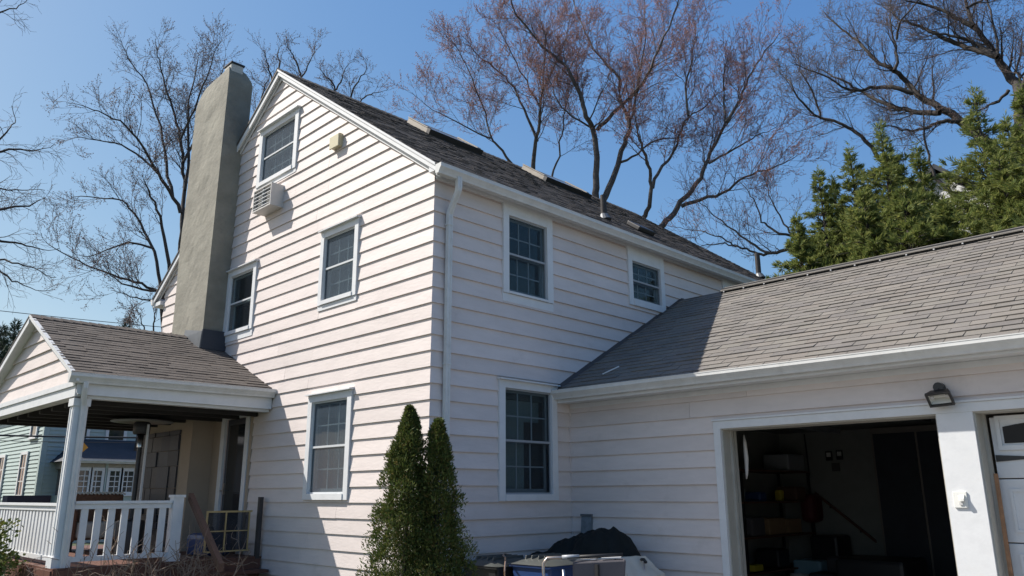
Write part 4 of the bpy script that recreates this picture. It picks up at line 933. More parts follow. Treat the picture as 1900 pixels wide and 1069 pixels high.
# ------------------------------------------------------------------ neighbour house
nb = empty("neighbour_house", (-33,8,0), "blue green clapboard house with a sunroom seen through the porch", "house")
X, Y0 = -28.0, 3.2
MB().box(X-9,X,Y0,Y0+12,0,5.6).build("wall", MT['teal'], nb)
nw = bpy.data.objects["wall"]
mb = MB()
z = .4
while z < 5.4:
    mb.hexa([(X-9,Y0-.04,z),(X+.0,Y0-.04,z),(X+.0,Y0,z),(X-9,Y0,z),(X-9,Y0-.008,z+.16),(X,Y0-.008,z+.16),(X,Y0,z+.16),(X-9,Y0,z+.16)])
    mb.hexa([(X,Y0,z),(X+.04,Y0,z),(X+.04,Y0+12,z),(X,Y0+12,z),(X,Y0,z+.16),(X+.008,Y0,z+.16),(X+.008,Y0+12,z+.16),(X,Y0+12,z+.16)])
    z += .16
mb.build("siding", MT['teal'], nb, kind='stuff')
MB().box(X-.14,X+.06,Y0-.06,Y0+.14,0,5.6).box(X-9,X-8.86,Y0-.06,Y0-.041,0,5.6).build("corner_board", MT['teal'], nb)
mb = MB(); mb.prism([(X-9.5,Y0-.5,5.6),(X+.4,Y0-.5,5.6),(X-4.5,Y0-.5,7.3)],[(X-9.5,Y0+12.5,5.6),(X+.4,Y0+12.5,5.6),(X-4.5,Y0+12.5,7.3)]); mb.build("roof", MT['slate'], nb)
def nwin(F, u0,u1,z0,z1, nm=2, rows=2, par=nb):
    wo = MB().fbox(F,u0-.12,u0,z0-.1,z1+.12,0,.06).fbox(F,u1,u1+.12,z0-.1,z1+.12,0,.06).fbox(F,u0,u1,z1,z1+.12,0,.058).fbox(F,u0-.16,u1+.16,z0-.16,z0-.101,0,.09).fbox(F,u0,u1,z0-.1,z0,0,.05).build("window", MT['white'], par)
    MB().fbox(F,u0,u1,z0,z1,.012,.02).build("pane", MT['farglass'] if 'farglass' in MT else MT['dark'], wo)
    mb = MB(); 
    for i in range(1,nm): u = u0+(u1-u0)*i/nm; mb.fbox(F,u-.015,u+.015,z0,z1,.02,.035)
    for i in range(1,rows): z = z0+(z1-z0)*i/rows; mb.fbox(F,u0,u1,z-.015,z+.015,.02,.036)
    if nm > 1 or rows > 1: mb.build("muntin", MT['white'], wo)
FN1 = lambda u,v,w: (u, Y0-.04-w, v); FN2 = lambda u,v,w: (X+.04+w, u, v)
nwin(FN1,X-1.7,X-.95,4.1,5.3,1,2); nwin(FN1,X-2.55,X-1.75+.0,1.75,3.35,2,3); nwin(FN1,X-6.0,X-5.2,1.75,3.35,2,3)
nwin(FN2,5.55,6.15,3.95,5.2,1,1); nwin(FN2,7.6,8.3,3.95,5.2,1,1); nwin(FN2,4.3,4.7,3.95,5.2,1,1)
# sunroom
XS = X+2.3
MB().box(X+.05,XS,3.75,8.6,0,1.72).build("sunroom_base", MT['teal'], nb)
MB().box(X+.05,XS-.1,3.85,8.5,1.72,2.95).build("sunroom_core", MT['room'], nb)
MB().box(X+.05,XS+.02,3.73,8.62,2.72,2.98).build("sunroom_head", MT['porchbeige'] if 'porchbeige' in MT else MT['white'], nb)
for y in (3.75,4.85,6.05,7.25,8.5): MB().box(XS-.1,XS+.04,y,y+.1,1.72,2.98).build("sunroom_post", MT['teal'], nb)
mb = MB(); mb.hexa([(X,3.5,2.98),(XS+.25,3.5,2.98),(XS+.25,8.85,2.98),(X,8.85,2.98),(X,4.4,3.95),(X+.5,4.6,3.9),(X+.5,8.0,3.9),(X,8.2,3.95)]); mb.build("sunroom_roof", MT['slate'], nb)
gutter("sunroom_gutter", (XS+.25,3.5,3.02), (XS+.25,8.85,3.02), (1,0,0), par=nb)
FS = lambda u,v,w: (XS-.02+w, u, v)
for (a,b) in ((3.95,4.35),(4.40,4.75),(5.05,5.45),(5.52,5.92),(6.25,6.62),(6.72,7.10),(7.45,7.85),(7.95,8.35)): nwin(FS,a,b,1.84,2.62,2,4)
# dark roofed building at the far left
db = empty("distant_house", (-24,-3,0), "dark roofed house at the far left edge behind the porch gable", "house")
MB().box(-30,-22,-9.0,-1.6,0,3.6).build("wall", MT['room'], db)
MB().prism([(-30.5,-9.5,3.5),(-30.5,-1.1,3.5),(-30.5,-1.4,3.6)],[(-21.5,-9.5,3.5),(-21.5,-1.1,3.5),(-21.5,-1.4,3.6)]).build("eave", MT['slate'], db)
MB().prism([(-30.5,-9.5,3.6),(-21.5,-9.5,3.6),(-26,-9.5,6.6)][::1],[(-30.5,-1.1,3.6),(-21.5,-1.1,3.6),(-26,-1.1,6.6)]).build("roof", MT['slate'], db)
# white gabled house glimpsed behind the conifers
wh = empty("white_house", (-1,27,0), "white gabled house glimpsed between the conifers", "house")
MB().box(-4.2,2.2,24.5,34,0,10.6).build("wall", MT['white'], wh)
MB().prism([(-4.2,24.5,10.6),(2.2,24.5,10.6),(-.6,24.5,13.2)],[(-4.2,34,10.6),(2.2,34,10.6),(-.6,34,13.2)]).build("gable", MT['white'], wh)
MB().hexa([(-4.6,24.2,10.35),(-.6,24.2,13.30),(-.6,34,13.30),(-4.6,34,10.35),(-4.6,24.2,10.55),(-.6,24.2,13.5),(-.6,34,13.5),(-4.6,34,10.55)]).hexa([(-.59,24.2,13.30),(2.6,24.2,10.35),(2.6,34,10.35),(-.59,34,13.30),(-.59,24.2,13.5),(2.6,24.2,10.55),(2.6,34,10.55),(-.59,34,13.5)]).build("roof", MT['slate'], wh)
# yellow road sign, wires
sg = empty("road_sign", (-19.4,2.06,0), "orange yellow diamond road sign on a post beyond the porch", "sign")
MB().tube([(-19.4,2.0,0),(-19.4,2.0,3.1)], .04, 8).build("post", MT['flash'], sg)
MB().prism([(-19.35,2.0,2.93),(-19.35,2.2,3.13),(-19.35,2.0,3.33),(-19.35,1.8,3.13)],[(-19.33,2.0,2.93),(-19.33,2.2,3.13),(-19.33,2.0,3.33),(-19.33,1.8,3.13)]).build("panel", MT['orange'], sg)
def wire(a, b, r, lab, sag=.3):
    A_, B_ = Vector(a), Vector(b); pts = [A_.lerp(B_,t/24)-Vector((0,0,sag*4*(t/24)*(1-t/24))) for t in range(25)]
    MB().tube(pts, r, 6).build("utility_wire", MT['rubber'], None, label=lab, cat="wire", group="utility wires along the street")
wa, wb_ = at(-120,563,30), at(420,617,30); wire(wa, wb_, .012, "thin wire crossing the sky just above the porch roof", .05)
wa, wb_ = at(-60,806,28), at(420,811,28); wire(wa, wb_, .028, "upper thick wire crossing in front of the blue green house", .05)
wa, wb_ = at(-60,816,28), at(420,820,28); wire(wa, wb_, .010, "lower thin wire crossing in front of the blue green house", .05)
# ------------------------------------------------------------------ trees
def tubes_mesh(polys, radii, sides):
    """polys: list of (k,3) arrays -> verts, faces arrays"""
    V = []; Fc = []; base = 0
    groups = {}
    for i, p in enumerate(polys): groups.setdefault(len(p), []).append(i)
    for k, ids in groups.items():
        P = np.array([polys[i] for i in ids]); Rr = np.array([radii[i] for i in ids]); n = len(ids)
        D = np.empty_like(P); D[:,1:-1] = P[:,2:]-P[:,:-2]; D[:,0] = P[:,1]-P[:,0]; D[:,-1] = P[:,-1]-P[:,-2]
        D /= np.linalg.norm(D,axis=2,keepdims=True)+1e-9
        ref = np.where(np.abs(D[:,:1,2:])<.9, np.array([0,0,1.]), np.array([1.,0,0]))
        A = np.cross(D, np.broadcast_to(ref, D.shape)); A /= np.linalg.norm(A,axis=2,keepdims=True)+1e-9
        B = np.cross(D, A)
        ang = np.arange(sides)*2*np.pi/sides
        ring = P[:,:,None,:]+(A[:,:,None,:]*np.cos(ang)[None,None,:,None]+B[:,:,None,:]*np.sin(ang)[None,None,:,None])*Rr[:,:,None,None]
        V.append(ring.reshape(-1,3))
        idx = base+np.arange(n*k*sides).reshape(n,k,sides); nx = np.roll(idx,-1,axis=2)
        q = np.stack([idx[:,:-1],nx[:,:-1],nx[:,1:],idx[:,1:]],axis=-1).reshape(-1,4)
        Fc.append(q); base += n*k*sides
    return np.concatenate(V), np.concatenate(Fc)
def np_obj(name, V, F4, m, parent=None, smooth=False, **kw):
    me = bpy.data.meshes.new(name); nf, k = F4.shape
    me.vertices.add(len(V)); me.vertices.foreach_set("co", np.ascontiguousarray(V,dtype=np.float32).ravel())
    me.loops.add(nf*k); me.loops.foreach_set("vertex_index", np.ascontiguousarray(F4,dtype=np.int32).ravel())
    me.polygons.add(nf); me.polygons.foreach_set("loop_start", np.arange(nf,dtype=np.int32)*k)
    me.polygons.foreach_set("loop_total", np.full(nf,k,dtype=np.int32))
    if smooth: me.polygons.foreach_set("use_smooth", np.ones(nf,dtype=bool))
    me.materials.append(m); me.update(calc_edges=True); me.validate()
    o = bpy.data.objects.new(name, me); col.objects.link(o)
    if parent is not None: attach(o, parent)
    return finish(o, **kw)
def npat(px, py, D): return np.array(at(px,py,D))
def grow(rg, start, d, length, r0, r1, nseg, wob, up):
    pts = [start]; p = start.copy(); dd = d/np.linalg.norm(d)
    for i in range(nseg):
        dd = dd+rg.normal(0,wob,3)+np.array([0,0,up]); dd /= np.linalg.norm(dd)
        p = p+dd*length/nseg; pts.append(p)
    return np.array(pts), np.linspace(r0,r1,nseg+1)
def bare_tree(name, label, group, D, limbs, base, seed, bark, budm=None, dens=1.0, L2=2.2, L3=.95, L4=.42, up=.06, budn=3, spread=1.0, zbase=0, rmin=.0042, budsize=.0125, depth=.35, twigm=None, wscale=.85):
    """limbs: [(width_px, [(px,py)...], start_fraction)] main limbs placed at distance D with real depth; base: px,py of the fork"""
    rg = np.random.default_rng(seed); root = empty(name, tuple(np.array([*(npat(base[0],base[1],D)[:2]),0])), label, "tree", group)
    view = npat(base[0],base[1],D)-np.array(CAM); view[2] = 0; dist = np.linalg.norm(view); view /= dist
    mpp = D/FPX*1.06
    mains = []; mr = []
    fork = npat(base[0],base[1],D); foot = fork.copy(); foot[2] = 0
    for (wpx, pts, sf) in limbs:
        n = len(pts); slope = rg.uniform(-depth,depth); P = []
        acc = 0
        for i,(x,y) in enumerate(pts):
            if i: acc += math.hypot(x-pts[i-1][0], y-pts[i-1][1])*mpp
            P.append(npat(x,y,D+acc*slope+rg.normal(0,.12)*min(acc,1.5)))
        # refine
        P = np.array(P); t = np.arange(n); tt = np.linspace(0,n-1,(n-1)*3+1)
        Q = np.stack([np.interp(tt,t,P[:,k]) for k in range(3)],1); 
        for _ in range(2): Q[1:-1] = (Q[:-2]+2*Q[1:-1]+Q[2:])/4
        Q[1:-1] += rg.normal(0,.022,Q[1:-1].shape)
        # taper out with a few extra growing segments
        ext,_ = grow(rg, Q[-1], Q[-1]-Q[-4], rg.uniform(.4,.8), 1, 1, 5, .18, up)
        Q = np.vstack([Q, ext[1:]])
        r0 = wpx*mpp/2*wscale; rr = r0*(1-np.linspace(0,1,len(Q))**.85*.93); rr = np.maximum(rr, .008)
        mains.append(Q); mr.append(rr)
    # trunk from the ground to each limb start cluster
    tr = []; trr = []
    for (wpx, pts, sf), Q in zip(limbs, mains):
        if sf < 0:   # stem: joins the fork
            mid = (fork+Q[0])/2+np.array([0,0,-.3]); tr.append(np.array([fork-np.array([0,0,.4]),mid,(mid+Q[0])/2,Q[0]])); r = wpx*mpp/2; trr.append(np.array([r*1.5,r*1.3,r*1.1,r]))
    rt = max(l[0] for l in limbs)*mpp*.75
    tp = np.array([foot+(fork-foot)*t for t in (0,.03,.25,.5,.75,1)]); tp[2:5] += rg.normal(0,.05,(3,3)); tr2 = np.array([rt*1.7,rt*1.25,rt*1.1,rt,rt*.95,rt*.9])
    V,Fc = tubes_mesh([tp]+tr, [tr2]+trr, 12); np_obj("trunk", V, Fc, bark, root, smooth=True)
    for Q_, r_ in zip(mains, mr):
        V,Fc = tubes_mesh([Q_],[r_],9); np_obj("limb", V, Fc, bark, root, smooth=True)
    # recursive growth
    lvl2 = []; r2 = []; par = list(zip(mains, mr, [l[2] for l in limbs]))
    def side(Q, rr, frac, spacing, Lm, ratio, wob, nseg, u, anglo=24, anghi=56):
        out = []; seg = np.linalg.norm(np.diff(Q,axis=0),axis=1); cum = np.concatenate([[0],np.cumsum(seg)]); tot = cum[-1]
        s = tot*frac+rg.uniform(0,spacing); sgn = 1
        while s < tot:
            i = min(np.searchsorted(cum,s)-1, len(seg)-1); i = max(i,0); t = (s-cum[i])/max(seg[i],1e-6)
            p = Q[i]+(Q[i+1]-Q[i])*t; d = (Q[i+1]-Q[i])/max(seg[i],1e-6); r = rr[i]+(rr[i+1]-rr[i])*t
            a = rg.normal(0,1,3); a -= d*a.dot(d); a /= np.linalg.norm(a)+1e-9
            # bias the side direction across the view plane less than along it, but keep depth
            ang = math.radians(rg.uniform(anglo,anghi)); nd = d*math.cos(ang)+a*math.sin(ang)*spread+np.array([0,0,u*2.5])
            L = Lm*rg.uniform(.55,1.25)*(1-.50*(s/tot)); rc = min(r*ratio, r*.8)
            out.append(grow(rg,p,nd,L,max(rc*rg.uniform(.7,1),rmin),rmin*.8,nseg,wob,u)); s += spacing*rg.uniform(.55,1.5)
        return out
    for Q, rr, sf in par:
        for b in side(Q, rr, abs(sf), .30/dens, L2, .42, .15, 7, up): lvl2.append(b)
    lvl3 = []
    for Q, rr in lvl2:
        lvl3 += side(Q, rr, .12, .155/dens, L3, .5, .17, 4, up)
    lvl4 = []
    for Q, rr in lvl3:
        lvl4 += side(Q, rr, .2, .115/dens, L4, .6, .16, 2, up*1.3)
    V,Fc = tubes_mesh([b[0] for b in lvl2],[b[1] for b in lvl2],5); np_obj("branches", V, Fc, bark, root, kind='stuff')
    V1,F1 = tubes_mesh([b[0] for b in lvl3],[np.maximum(b[1],rmin) for b in lvl3],3)
    V2,F2 = tubes_mesh([b[0] for b in lvl4],[np.maximum(b[1]*.8,rmin*.75) for b in lvl4],3)
    np_obj("twigs", np.vstack([V1,V2]), np.vstack([F1,F2+len(V1)]), MT['twigm'] if budm is MT['bud'] else MT['twig'], root, kind='stuff')
    if budm:
        pts = np.vstack([b[0][1:] for b in lvl4]+[b[0][2:] for b in lvl3]); pts = np.repeat(pts, budn, 0)
        keep = rg.random(len(pts)) < min(1, 110000/len(pts)); pts = pts[keep]
        n = len(pts); c = pts+rg.normal(0,.022,(n,3)); s = budsize*rg.uniform(.6,1.4,(n,1))
        T = np.array([[1,0,-.5],[-.5,.87,-.5],[-.5,-.87,-.5],[0,0,1.1]]); rot = rg.normal(0,1,(n,3,3))
        q,_ = np.linalg.qr(rot); Vb = (c[:,None,:]+np.einsum('ij,njk->nik',T,q)*s[:,:,None]).reshape(-1,3)
        idx = np.arange(n)[:,None,None]*4+np.array([[0,1,3],[1,2,3],[2,0,3],[0,2,1]])[None]; np_obj("buds", Vb, idx.reshape(-1,3), budm, root, kind='stuff')
    return root

# red maple behind the house: left clump
bare_tree("maple_tree", "budding maple with slender stems behind the roof ridge, left of the forked one", "bare trees behind the house", 25, [
 (11,[(990,330),(988,290),(997,261),(999,236),(1003,202),(1007,168),(1010,120),(1012,70)],-.15),
 (7,[(997,262),(978,215),(961,177),(936,139),(906,118),(880,95)],.2),
 (7,[(950,310),(948,301),(923,269),(910,257),(902,210),(881,160),(864,118),(845,85)],-.15),
 (4,[(910,257),(864,236),(822,215),(792,196)],.1),
 (6,[(1024,345),(1024,332),(1037,286),(1041,252),(1048,200),(1060,140)],-.2),
 (4,[(1003,202),(975,150),(950,100),(930,60)],.1),(4,[(1007,168),(1030,120),(1050,70),(1060,20)],.1)],
 (1000,520), 11, MT['bark'], MT['bud'], dens=1.18, budn=3)
bare_tree("maple_tree", "large forked red budded maple rising behind the middle of the main roof", "bare trees behind the house", 24, [
 (16,[(1106,372),(1104,337),(1110,295),(1102,240),(1089,219),(1077,185),(1066,147),(1049,120),(1016,97),(990,67),(957,25),(940,-20)],-.25),
 (10,[(1108,242),(1129,219),(1159,189),(1197,156),(1213,109),(1234,67),(1251,25),(1262,-20)],.15),
 (15,[(1117,375),(1138,337),(1146,303),(1159,265),(1169,236),(1165,223),(1150,181),(1150,143),(1129,122),(1100,93),(1080,50),(1065,0)],-.3),
 (7,[(1169,236),(1176,198),(1184,168),(1190,120),(1200,60),(1195,0)],.1),
 (6,[(1152,301),(1184,286),(1213,259),(1247,257)],.2),
 (11,[(1192,406),(1205,387),(1209,345),(1205,316),(1192,274),(1184,253),(1180,227),(1170,190)],-.3),
 (8,[(1211,349),(1226,307),(1251,286),(1264,236),(1277,215),(1302,206),(1330,175)],.15),
 (14,[(1222,425),(1243,404),(1264,375),(1293,345),(1310,311),(1315,286),(1336,253),(1348,227),(1344,202),(1340,165),(1345,130)],-.35),
 (8,[(1348,227),(1369,194),(1382,160),(1403,118),(1428,85)],.1),
 (6,[(1315,303),(1348,286),(1386,261),(1411,248)],.15),
 (9,[(1264,383),(1298,370),(1344,362),(1369,332),(1411,320),(1445,306)],.2),
 (6,[(1277,215),(1270,160),(1285,110),(1290,60)],.1),(5,[(1102,240),(1060,215),(1035,190),(1020,150)],.1)],
 (1165,540), 12, MT['bark'], MT['bud'], dens=1.18, budn=3)
bare_tree("maple_tree", "low spreading bare branch system between the roof end and the hemlocks", "bare trees behind the house", 23, [
 (10,[(1530,475),(1492,461),(1460,465),(1432,470),(1412,474),(1392,467),(1370,457),(1350,452),(1312,454)],-.3),
 (6,[(1432,470),(1400,457),(1375,437),(1350,420),(1325,400),(1300,378)],.15),
 (4,[(1367,457),(1350,447),(1325,437),(1300,427),(1262,422)],.1),
 (7,[(1530,455),(1485,442),(1445,432),(1422,420),(1412,405),(1400,370),(1385,350)],-.2),
 (5,[(1477,445),(1462,422),(1445,400),(1430,370),(1420,335)],.1)],
 (1560,560), 13, MT['bark'], MT['bud'], dens=.95, L2=1.6, budn=1)
bare_tree("oak_tree", "large dark oak with heavy limbs sweeping left above the hemlocks", "bare trees behind the house", 27, [
 (26,[(1897,300),(1897,207),(1893,185),(1890,160),(1875,148),(1861,122),(1851,105),(1829,75),(1805,49),(1795,15),(1790,-20)],-.35),
 (13,[(1851,105),(1820,95),(1781,83),(1751,71),(1727,58),(1708,49),(1669,39),(1654,19)],.1),
 (9,[(1840,98),(1800,75),(1765,66),(1730,62)],.3),
 (10,[(1805,49),(1781,39),(1751,17),(1708,7),(1683,2)],.15),
 (20,[(1850,282),(1820,255),(1793,234),(1776,219),(1744,200),(1720,187),(1695,173),(1681,148),(1659,131),(1630,119),(1610,97),(1598,78),(1571,63),(1545,39)],-.3),
 (10,[(1695,173),(1659,163),(1625,161),(1591,170),(1576,168),(1537,144),(1501,131)],.1),
 (12,[(1744,209),(1715,210),(1678,204),(1647,192),(1610,180),(1586,161),(1557,146),(1532,134)],.1),
 (7,[(1659,131),(1666,105),(1664,83),(1649,44),(1652,0)],.15),
 (5,[(1664,73),(1669,36),(1698,10),(1715,-10)],.1),
 (10,[(1781,226),(1759,224),(1737,229),(1715,241),(1683,243),(1654,234)],.2),
 (11,[(1690,345),(1660,315),(1640,300),(1605,259),(1581,238),(1559,226),(1523,221),(1489,195),(1469,156),(1458,141)],-.35),
 (5,[(1523,221),(1513,185),(1489,139),(1480,110)],.1),
 (6,[(1735,330),(1722,290),(1715,240),(1712,190)],-.3),
 (12,[(1893,185),(1905,140),(1920,100),(1935,40)],.1),(7,[(1871,168),(1854,187),(1829,200)],.2),
 (6,[(1851,105),(1850,60),(1835,20),(1830,-20)],.1),(6,[(1795,15),(1830,-5),(1870,-30)],.1)],
 (1880,430), 14, MT['bark2'], MT['bud2'], dens=1.2, L2=1.9, spread=1.3, budn=1, rmin=.0045, budsize=.014)
bare_tree("ash_tree", "tall bare tree behind the stucco chimney with low branches reaching left", "bare trees behind the house", 27, [
 (11,[(330,500),(338,427),(339,395),(343,353),(340,301),(335,259),(325,215),(310,170),(300,130),(292,105)],-.3),
 (8,[(335,395),(314,353),(293,322),(272,285),(246,243),(210,217),(172,204)],.2),
 (7,[(320,364),(309,311),(304,259),(283,191),(267,139),(238,110)],.15),
 (5,[(293,322),(251,280),(210,264),(165,258)],.15),
 (7,[(343,353),(351,290),(346,217),(356,165),(367,112)],.15),
 (6,[(340,301),(375,240),(400,180),(415,125)],.2),
 (9,[(318,540),(314,497),(301,416),(285,374),(272,345)],-.5),
 (8,[(300,560),(296,531),(288,463),(267,427),(246,395),(230,369),(199,369),(150,364)],-.3),
 (7,[(310,560),(298,542),(262,526),(225,516),(178,500),(147,484),(105,463)],-.2),
 (5,[(293,539),(251,537),(225,526),(205,512)],.1),(5,[(285,461),(246,448),(210,458),(173,474)],.1),
 (4,[(293,556),(262,558),(232,545)],.1),
 (5,[(335,259),(360,200),(385,140),(395,105)],.1)],
 (315,640), 15, MT['bark2'], MT['bud2'], dens=1.05, L2=1.7, L3=.8, up=.05, budn=1, rmin=.0045, budsize=.016)
bare_tree("ash_tree", "bare tree top peeking over the gable peak right of the chimney", "bare trees behind the house", 30, [
 (6,[(560,215),(559,143),(553,121),(543,101),(536,92)],-.3),(4,[(559,143),(571,121),(581,101)],.2),
 (6,[(500,250),(508,151),(498,131),(493,106)],-.3),(5,[(470,290),(478,210),(490,165),(500,140)],-.3),
 (5,[(508,151),(520,120),(515,100)],.2)],
 (515,430), 16, MT['bark2'], MT['bud2'], dens=1.0, L2=1.1, L3=.6, budn=1, rmin=.0045, budsize=.018)
bare_tree("ash_tree", "rounded bare tree top peeking over the ridge left of the skylights", "bare trees behind the house", 31, [
 (6,[(625,240),(624,167),(614,149),(600,136)],-.3),(6,[(645,240),(649,179),(659,157),(675,138)],-.3),
 (5,[(660,250),(664,187),(682,177),(700,172)],-.3),(4,[(624,167),(635,145),(640,128)],.1)],
 (645,430), 17, MT['bark2'], MT['bud2'], dens=1.1, L2=1.0, L3=.6, budn=1, rmin=.0045, budsize=.018)
bare_tree("elm_tree", "bare tree reaching in from the left edge with drooping fine branches", "bare trees behind the house", 22, [
 (8,[(-120,300),(-60,290),(-10,285),(30,275),(50,280)],-.3),(6,[(-120,290),(-50,280),(-10,270),(15,240),(28,228)],-.4),
 (8,[(-120,420),(-60,395),(-10,388),(40,383),(62,378)],-.3),(8,[(-120,440),(-60,435),(-10,440),(31,451),(60,458)],-.3),
 (6,[(-120,470),(-60,475),(-10,482),(40,490),(60,496)],-.3),(6,[(-120,470),(-60,480),(-10,500),(25,522),(45,530)],-.3),
 (6,[(-120,380),(-60,360),(-10,350),(30,352)],-.3),(6,[(-140,60),(-60,30),(-20,28),(10,20),(35,10)],-.5)],
 (-170,520), 18, MT['bark2'], None, dens=1.05, L2=1.0, L3=.65, L4=.35, up=-.01, rmin=.004)

# ---- foliage
def sprays(rg, C, size, stretchz=.0, droop=None, aspect=.45):
    """C (n,3) centres -> small leaf-like quads"""
    n = len(C); a = rg.normal(0,1,(n,3)); 
    if droop is not None: a = a*.55+droop
    a /= np.linalg.norm(a,axis=1,keepdims=True); b = rg.normal(0,1,(n,3)); b -= a*(a*b).sum(1,keepdims=True); b /= np.linalg.norm(b,axis=1,keepdims=True)
    s = size*rg.uniform(.55,1.35,(n,1)); w_ = s*aspect
    V = np.stack([C, C+a*s*.5+b*w_*.5, C+a*s, C+a*s*.5-b*w_*.5],1).reshape(-1,3)
    return V, np.arange(4*n).reshape(n,4)
def arborvitae(x, y, h, r, n, seed, label, lean=0):
    rg = np.random.default_rng(seed); root = empty("arborvitae", (x,y,0), label, "evergreen shrub", "arborvitae at the house corner")
    MB().tube([(x,y,0),(x,y,h*.8)], [.05,.01], 8).build("trunk", MT['bark2'], root)
    t = rg.random(n)**1.25; z = t*h; ang = rg.uniform(0,2*np.pi,n)
    prof = r*np.clip((1-t)**.78,0,1)*(1-np.exp(-(t+.05)*14))*1.0+.018
    lump = 1+.16*np.sin(ang*5+z*6+seed)+.14*np.sin(ang*9-z*11+1)+.12*np.sin(z*23+ang*4)
    K = 330; kt = rg.random(K)**1.2; ka = rg.uniform(0,2*np.pi,K); kid = rg.integers(0,K,n); use = rg.random(n) < .72   # fans: leaves gathered on short upright sprays
    t = np.where(use, np.clip(kt[kid]+rg.normal(0,.020,n)+.02*rg.random(n),0.005,1), t); z = t*h
    ang = np.where(use, ka[kid]+rg.normal(0,.10,n)/(.25+1-kt[kid]), ang)
    kr = rg.uniform(.70,1.22,K); kr *= 1+.35*kt*rg.normal(0,1,K); kr = np.clip(kr,.5,1.7); kr[rg.random(K)<.10] *= 1.25
    prof = r*np.clip((1-t)**.78,0,1)*(1-np.exp(-(t+.05)*14))+.018
    rad = np.where(use, prof*kr[kid]*(.8+.25*rg.random(n)), prof*lump*(rg.random(n)**.33))
    C = np.stack([x+rad*np.cos(ang)+lean*z, y+rad*np.sin(ang), z],1)
    out = np.stack([np.cos(ang)*.6, np.sin(ang)*.6, np.full(n,.75)],1)
    V,F4 = sprays(rg, C, .038, droop=out, aspect=.30); np_obj("foliage", V, F4, MT['arb'], root, kind='stuff')
arborvitae(.73,-.86,2.54,.47,72000,1,"taller left arborvitae spire in front of the house corner")
arborvitae(.97,-.66,2.40,.40,56000,2,"shorter darker arborvitae spire touching the downspout side")
def conifer(px, ptop, D, h_extra, r, n, seed, label, m='hem', name="hemlock_tree", group="hemlocks behind the garage", zlow=3.4, size=.17):
    rg = np.random.default_rng(seed); top = npat(px,ptop,D); x,y,h = top; root = empty(name, (x,y,0), label, "conifer", group)
    MB().tube([(x,y,0),(x+.05,y,h*.5),(x,y,h*.985)], [.16,.10,.012], 8).build("trunk", MT['bark2'], root)
    nb_ = int(46*h/8); cs = []; dr = []; br = []; brr = []
    for i in range(nb_):
        t = (i+rg.random())/nb_; z = zlow+(h-zlow)*t; L = r*(min(1,(1-t)*1.25)**1.25+.035)*rg.uniform(.45,1.5)
        for k in range(rg.integers(4,8)):
            a = rg.uniform(0,2*np.pi); el = rg.uniform(.05,.5)+.5*t
            d = np.array([math.cos(a)*math.cos(el), math.sin(a)*math.cos(el), math.sin(el)])
            s_ = np.array([x,y,z-.1]); u = np.linspace(0,1,6)[:,None]; P = s_+d*L*u-np.array([0,0,1])*(u**2.2)*L*.42
            br.append(P); brr.append(np.linspace(.018,.003,6))
            m_ = max(4,int(n*L/(r*nb_*2.6))); nsp = max(3,int(L*8))
            side = np.cross(d,[0,0,1]); side /= np.linalg.norm(side)+1e-9
            su = .10+.90*rg.random(nsp)**.8; ss = rg.choice([-1.,1.],nsp)*rg.uniform(.45,1.0,nsp); sl_ = L*rg.uniform(.16,.42,nsp)*(1.08-su*.8)+.04; sz = rg.normal(.05,.22,nsp)
            q = rg.integers(0,nsp,m_); v = rg.random(m_)**.75
            base_ = s_+d*L*su[q][:,None]-np.array([0,0,1])*(su[q][:,None]**2.2)*L*.34
            sd = d*.65+side*ss[q][:,None]+np.array([0,0,1])*sz[q][:,None]; sd /= np.linalg.norm(sd,axis=1,keepdims=True)
            c = base_+sd*(sl_[q]*v)[:,None]+rg.normal(0,.016,(m_,3))-np.array([0,0,1])*(v**2*sl_[q]*.25)[:,None]
            cs.append(c); dr.append(sd*1.7)
    # leader
    m_ = 60; zz = h+.15-rg.random(m_)*1.1; cs.append(np.stack([x+rg.normal(0,.03,m_)*(h-zz+.2),y+rg.normal(0,.03,m_)*(h-zz+.2),zz],1)); a = rg.uniform(0,6.28,m_); dr.append(np.stack([np.cos(a),np.sin(a),np.full(m_,.9)],1)*.8)
    V,Fc = tubes_mesh(br,brr,4); np_obj("branches", V, Fc, MT['bark2'], root, kind='stuff')
    C = np.vstack(cs); V,F4 = sprays(rg, C, size, droop=np.vstack(dr), aspect=.15); np_obj("foliage", V, F4, MT[m], root, kind='stuff')
spec = [(1478,400,20.1,1.0,"lowest leftmost hemlock beside the roof end"),(1518,318,21.6,1.2,"second hemlock from the left behind the garage"),(1575,272,21.6,1.25,"thin topped hemlock third from the left"),
 (1632,232,21.1,1.5,"pointed hemlock rising beneath the heavy oak limb"),(1700,268,22.6,1.2,"thin pale hemlock top left of the white house"),(1752,372,19.6,.9,"short bushy hemlock in front of the white house"),
 (1805,165,21.1,1.6,"tall sharply pointed hemlock right of the white house"),(1852,290,19.6,1.3,"broad hemlock between the two tall ones at right"),(1893,165,19.6,1.0,"tall hemlock at the right edge of the picture"),(1935,270,19.1,1.5,"hemlock cut by the right edge, lower than its neighbour"),(1600,350,19.4,1.25,"bushy hemlock just above the middle of the garage ridge"),(1672,345,19.2,1.35,"full hemlock left of the short bushy one")]
spec += [(1545,330,23,1.2,"hemlock in the back row between the second and third tops"),(1655,290,24,1.2,"slim back row hemlock under the oak limb"),(1865,215,23,1.3,"back row hemlock between the two tallest tops")]
for i,(px,pt,D,r,lab) in enumerate(spec): conifer(px,pt,D,0,r*1.75,70000,100+i,lab,size=.135)
conifer(30,600,52,0,2.6,7000,200,"dark conifer at the left edge above the porch gable","hem2","spruce_tree","far conifers beyond the street",size=.3,zlow=5.6)
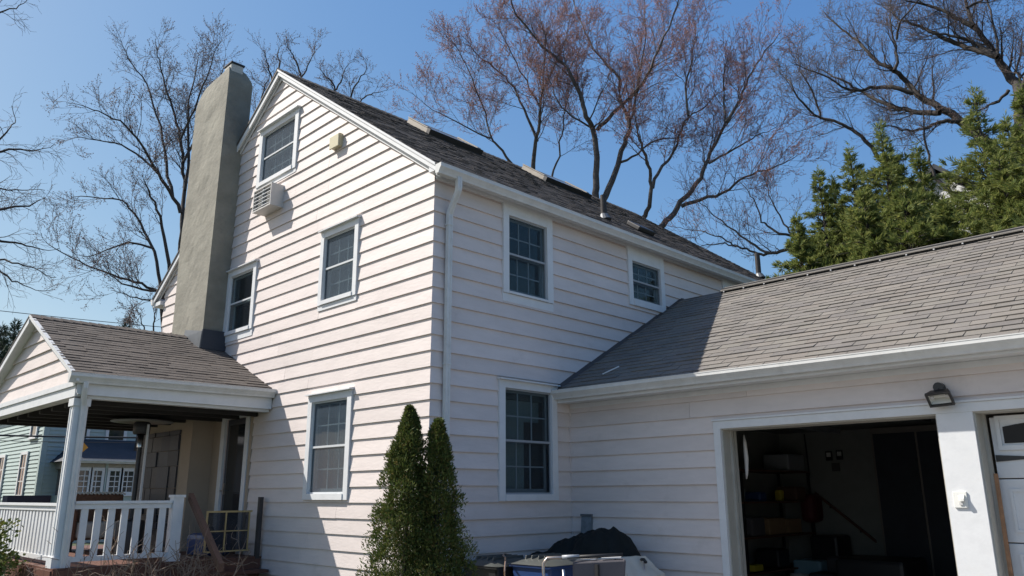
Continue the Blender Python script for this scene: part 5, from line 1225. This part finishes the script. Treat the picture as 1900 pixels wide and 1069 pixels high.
conifer(4,606,50,0,2.6,7000,201,"second dark conifer cut by the left edge above the dark roof","hem2","spruce_tree","far conifers beyond the street",size=.3,zlow=5.6)
conifer(237,590,50,0,1.7,5000,202,"small conifer top showing over the porch roof ridge","hem2","spruce_tree","far conifers beyond the street",size=.25,zlow=6.5)
bare_tree("ash_tree", "small bushy bare tree beyond the porch roof close to the chimney", "bare trees behind the house", 36, [
 (4,[(270,640),(268,612),(262,596)],-.3),(4,[(285,640),(284,600),(288,580)],-.3),(4,[(255,650),(250,615),(243,604)],-.3)], (270,700), 19, MT['bark2'], MT['bud2'], dens=1.0, L2=1.0, L3=.5, budn=1, rmin=.008, budsize=.02)

# leafy bush bottom left and dry shrub in front of the railing
rg = np.random.default_rng(5)
root = empty("leafy_bush", (-4.9,-3.35,0), "green leafy spring bush at the lower left corner", "bush")
n = 9000; c = rg.normal(0,1,(n,3)); c /= np.linalg.norm(c,axis=1,keepdims=True); c *= rg.random((n,1))**.35
C = np.array([-5.15,-3.35,.72])+c*np.array([.62,.45,.72])*(1+.2*np.sin(c[:,:1]*9)+.15*np.sin(c[:,2:]*13)); C[:,2] = np.maximum(C[:,2],.03)
V,F4 = sprays(rg, C, .055, droop=c*.8, aspect=.6); np_obj("foliage", V, F4, MT['bush'], root, kind='stuff')
st = [grow(rg, np.array([-5.15+rg.normal(0,.1),-3.35+rg.normal(0,.1),0]), np.array([rg.normal(0,.5),rg.normal(0,.4),1]), rg.uniform(.8,1.4), .012,.004,6,.15,.02) for _ in range(30)]
V,Fc = tubes_mesh([s[0] for s in st],[s[1] for s in st],5); np_obj("stem", V, Fc, MT['dry'], root)
root = empty("dry_shrub", (-3.4,-1.9,0), "leafless brown twiggy shrub in front of the porch railing", "shrub")
st = []; 
for i in range(90):
    b = np.array([rg.uniform(-3.62,-3.2), rg.uniform(-2.5,-.95), 0.0]); q = grow(rg, b, np.array([rg.normal(0,.35),rg.normal(0,.45),1]), rg.uniform(.7,1.45), .009,.003,8,.22,.02); st.append(q)
    for k in range(7):
        j = rg.integers(2,8); st.append(grow(rg, q[0][j], rg.normal(0,1,3)+np.array([0,0,.5]), rg.uniform(.15,.5), .004,.002,8,.25,.0))
V,Fc = tubes_mesh([s[0] for s in st],[s[1] for s in st],4); np_obj("stem", V, Fc, MT['dry'], root, kind='stuff')
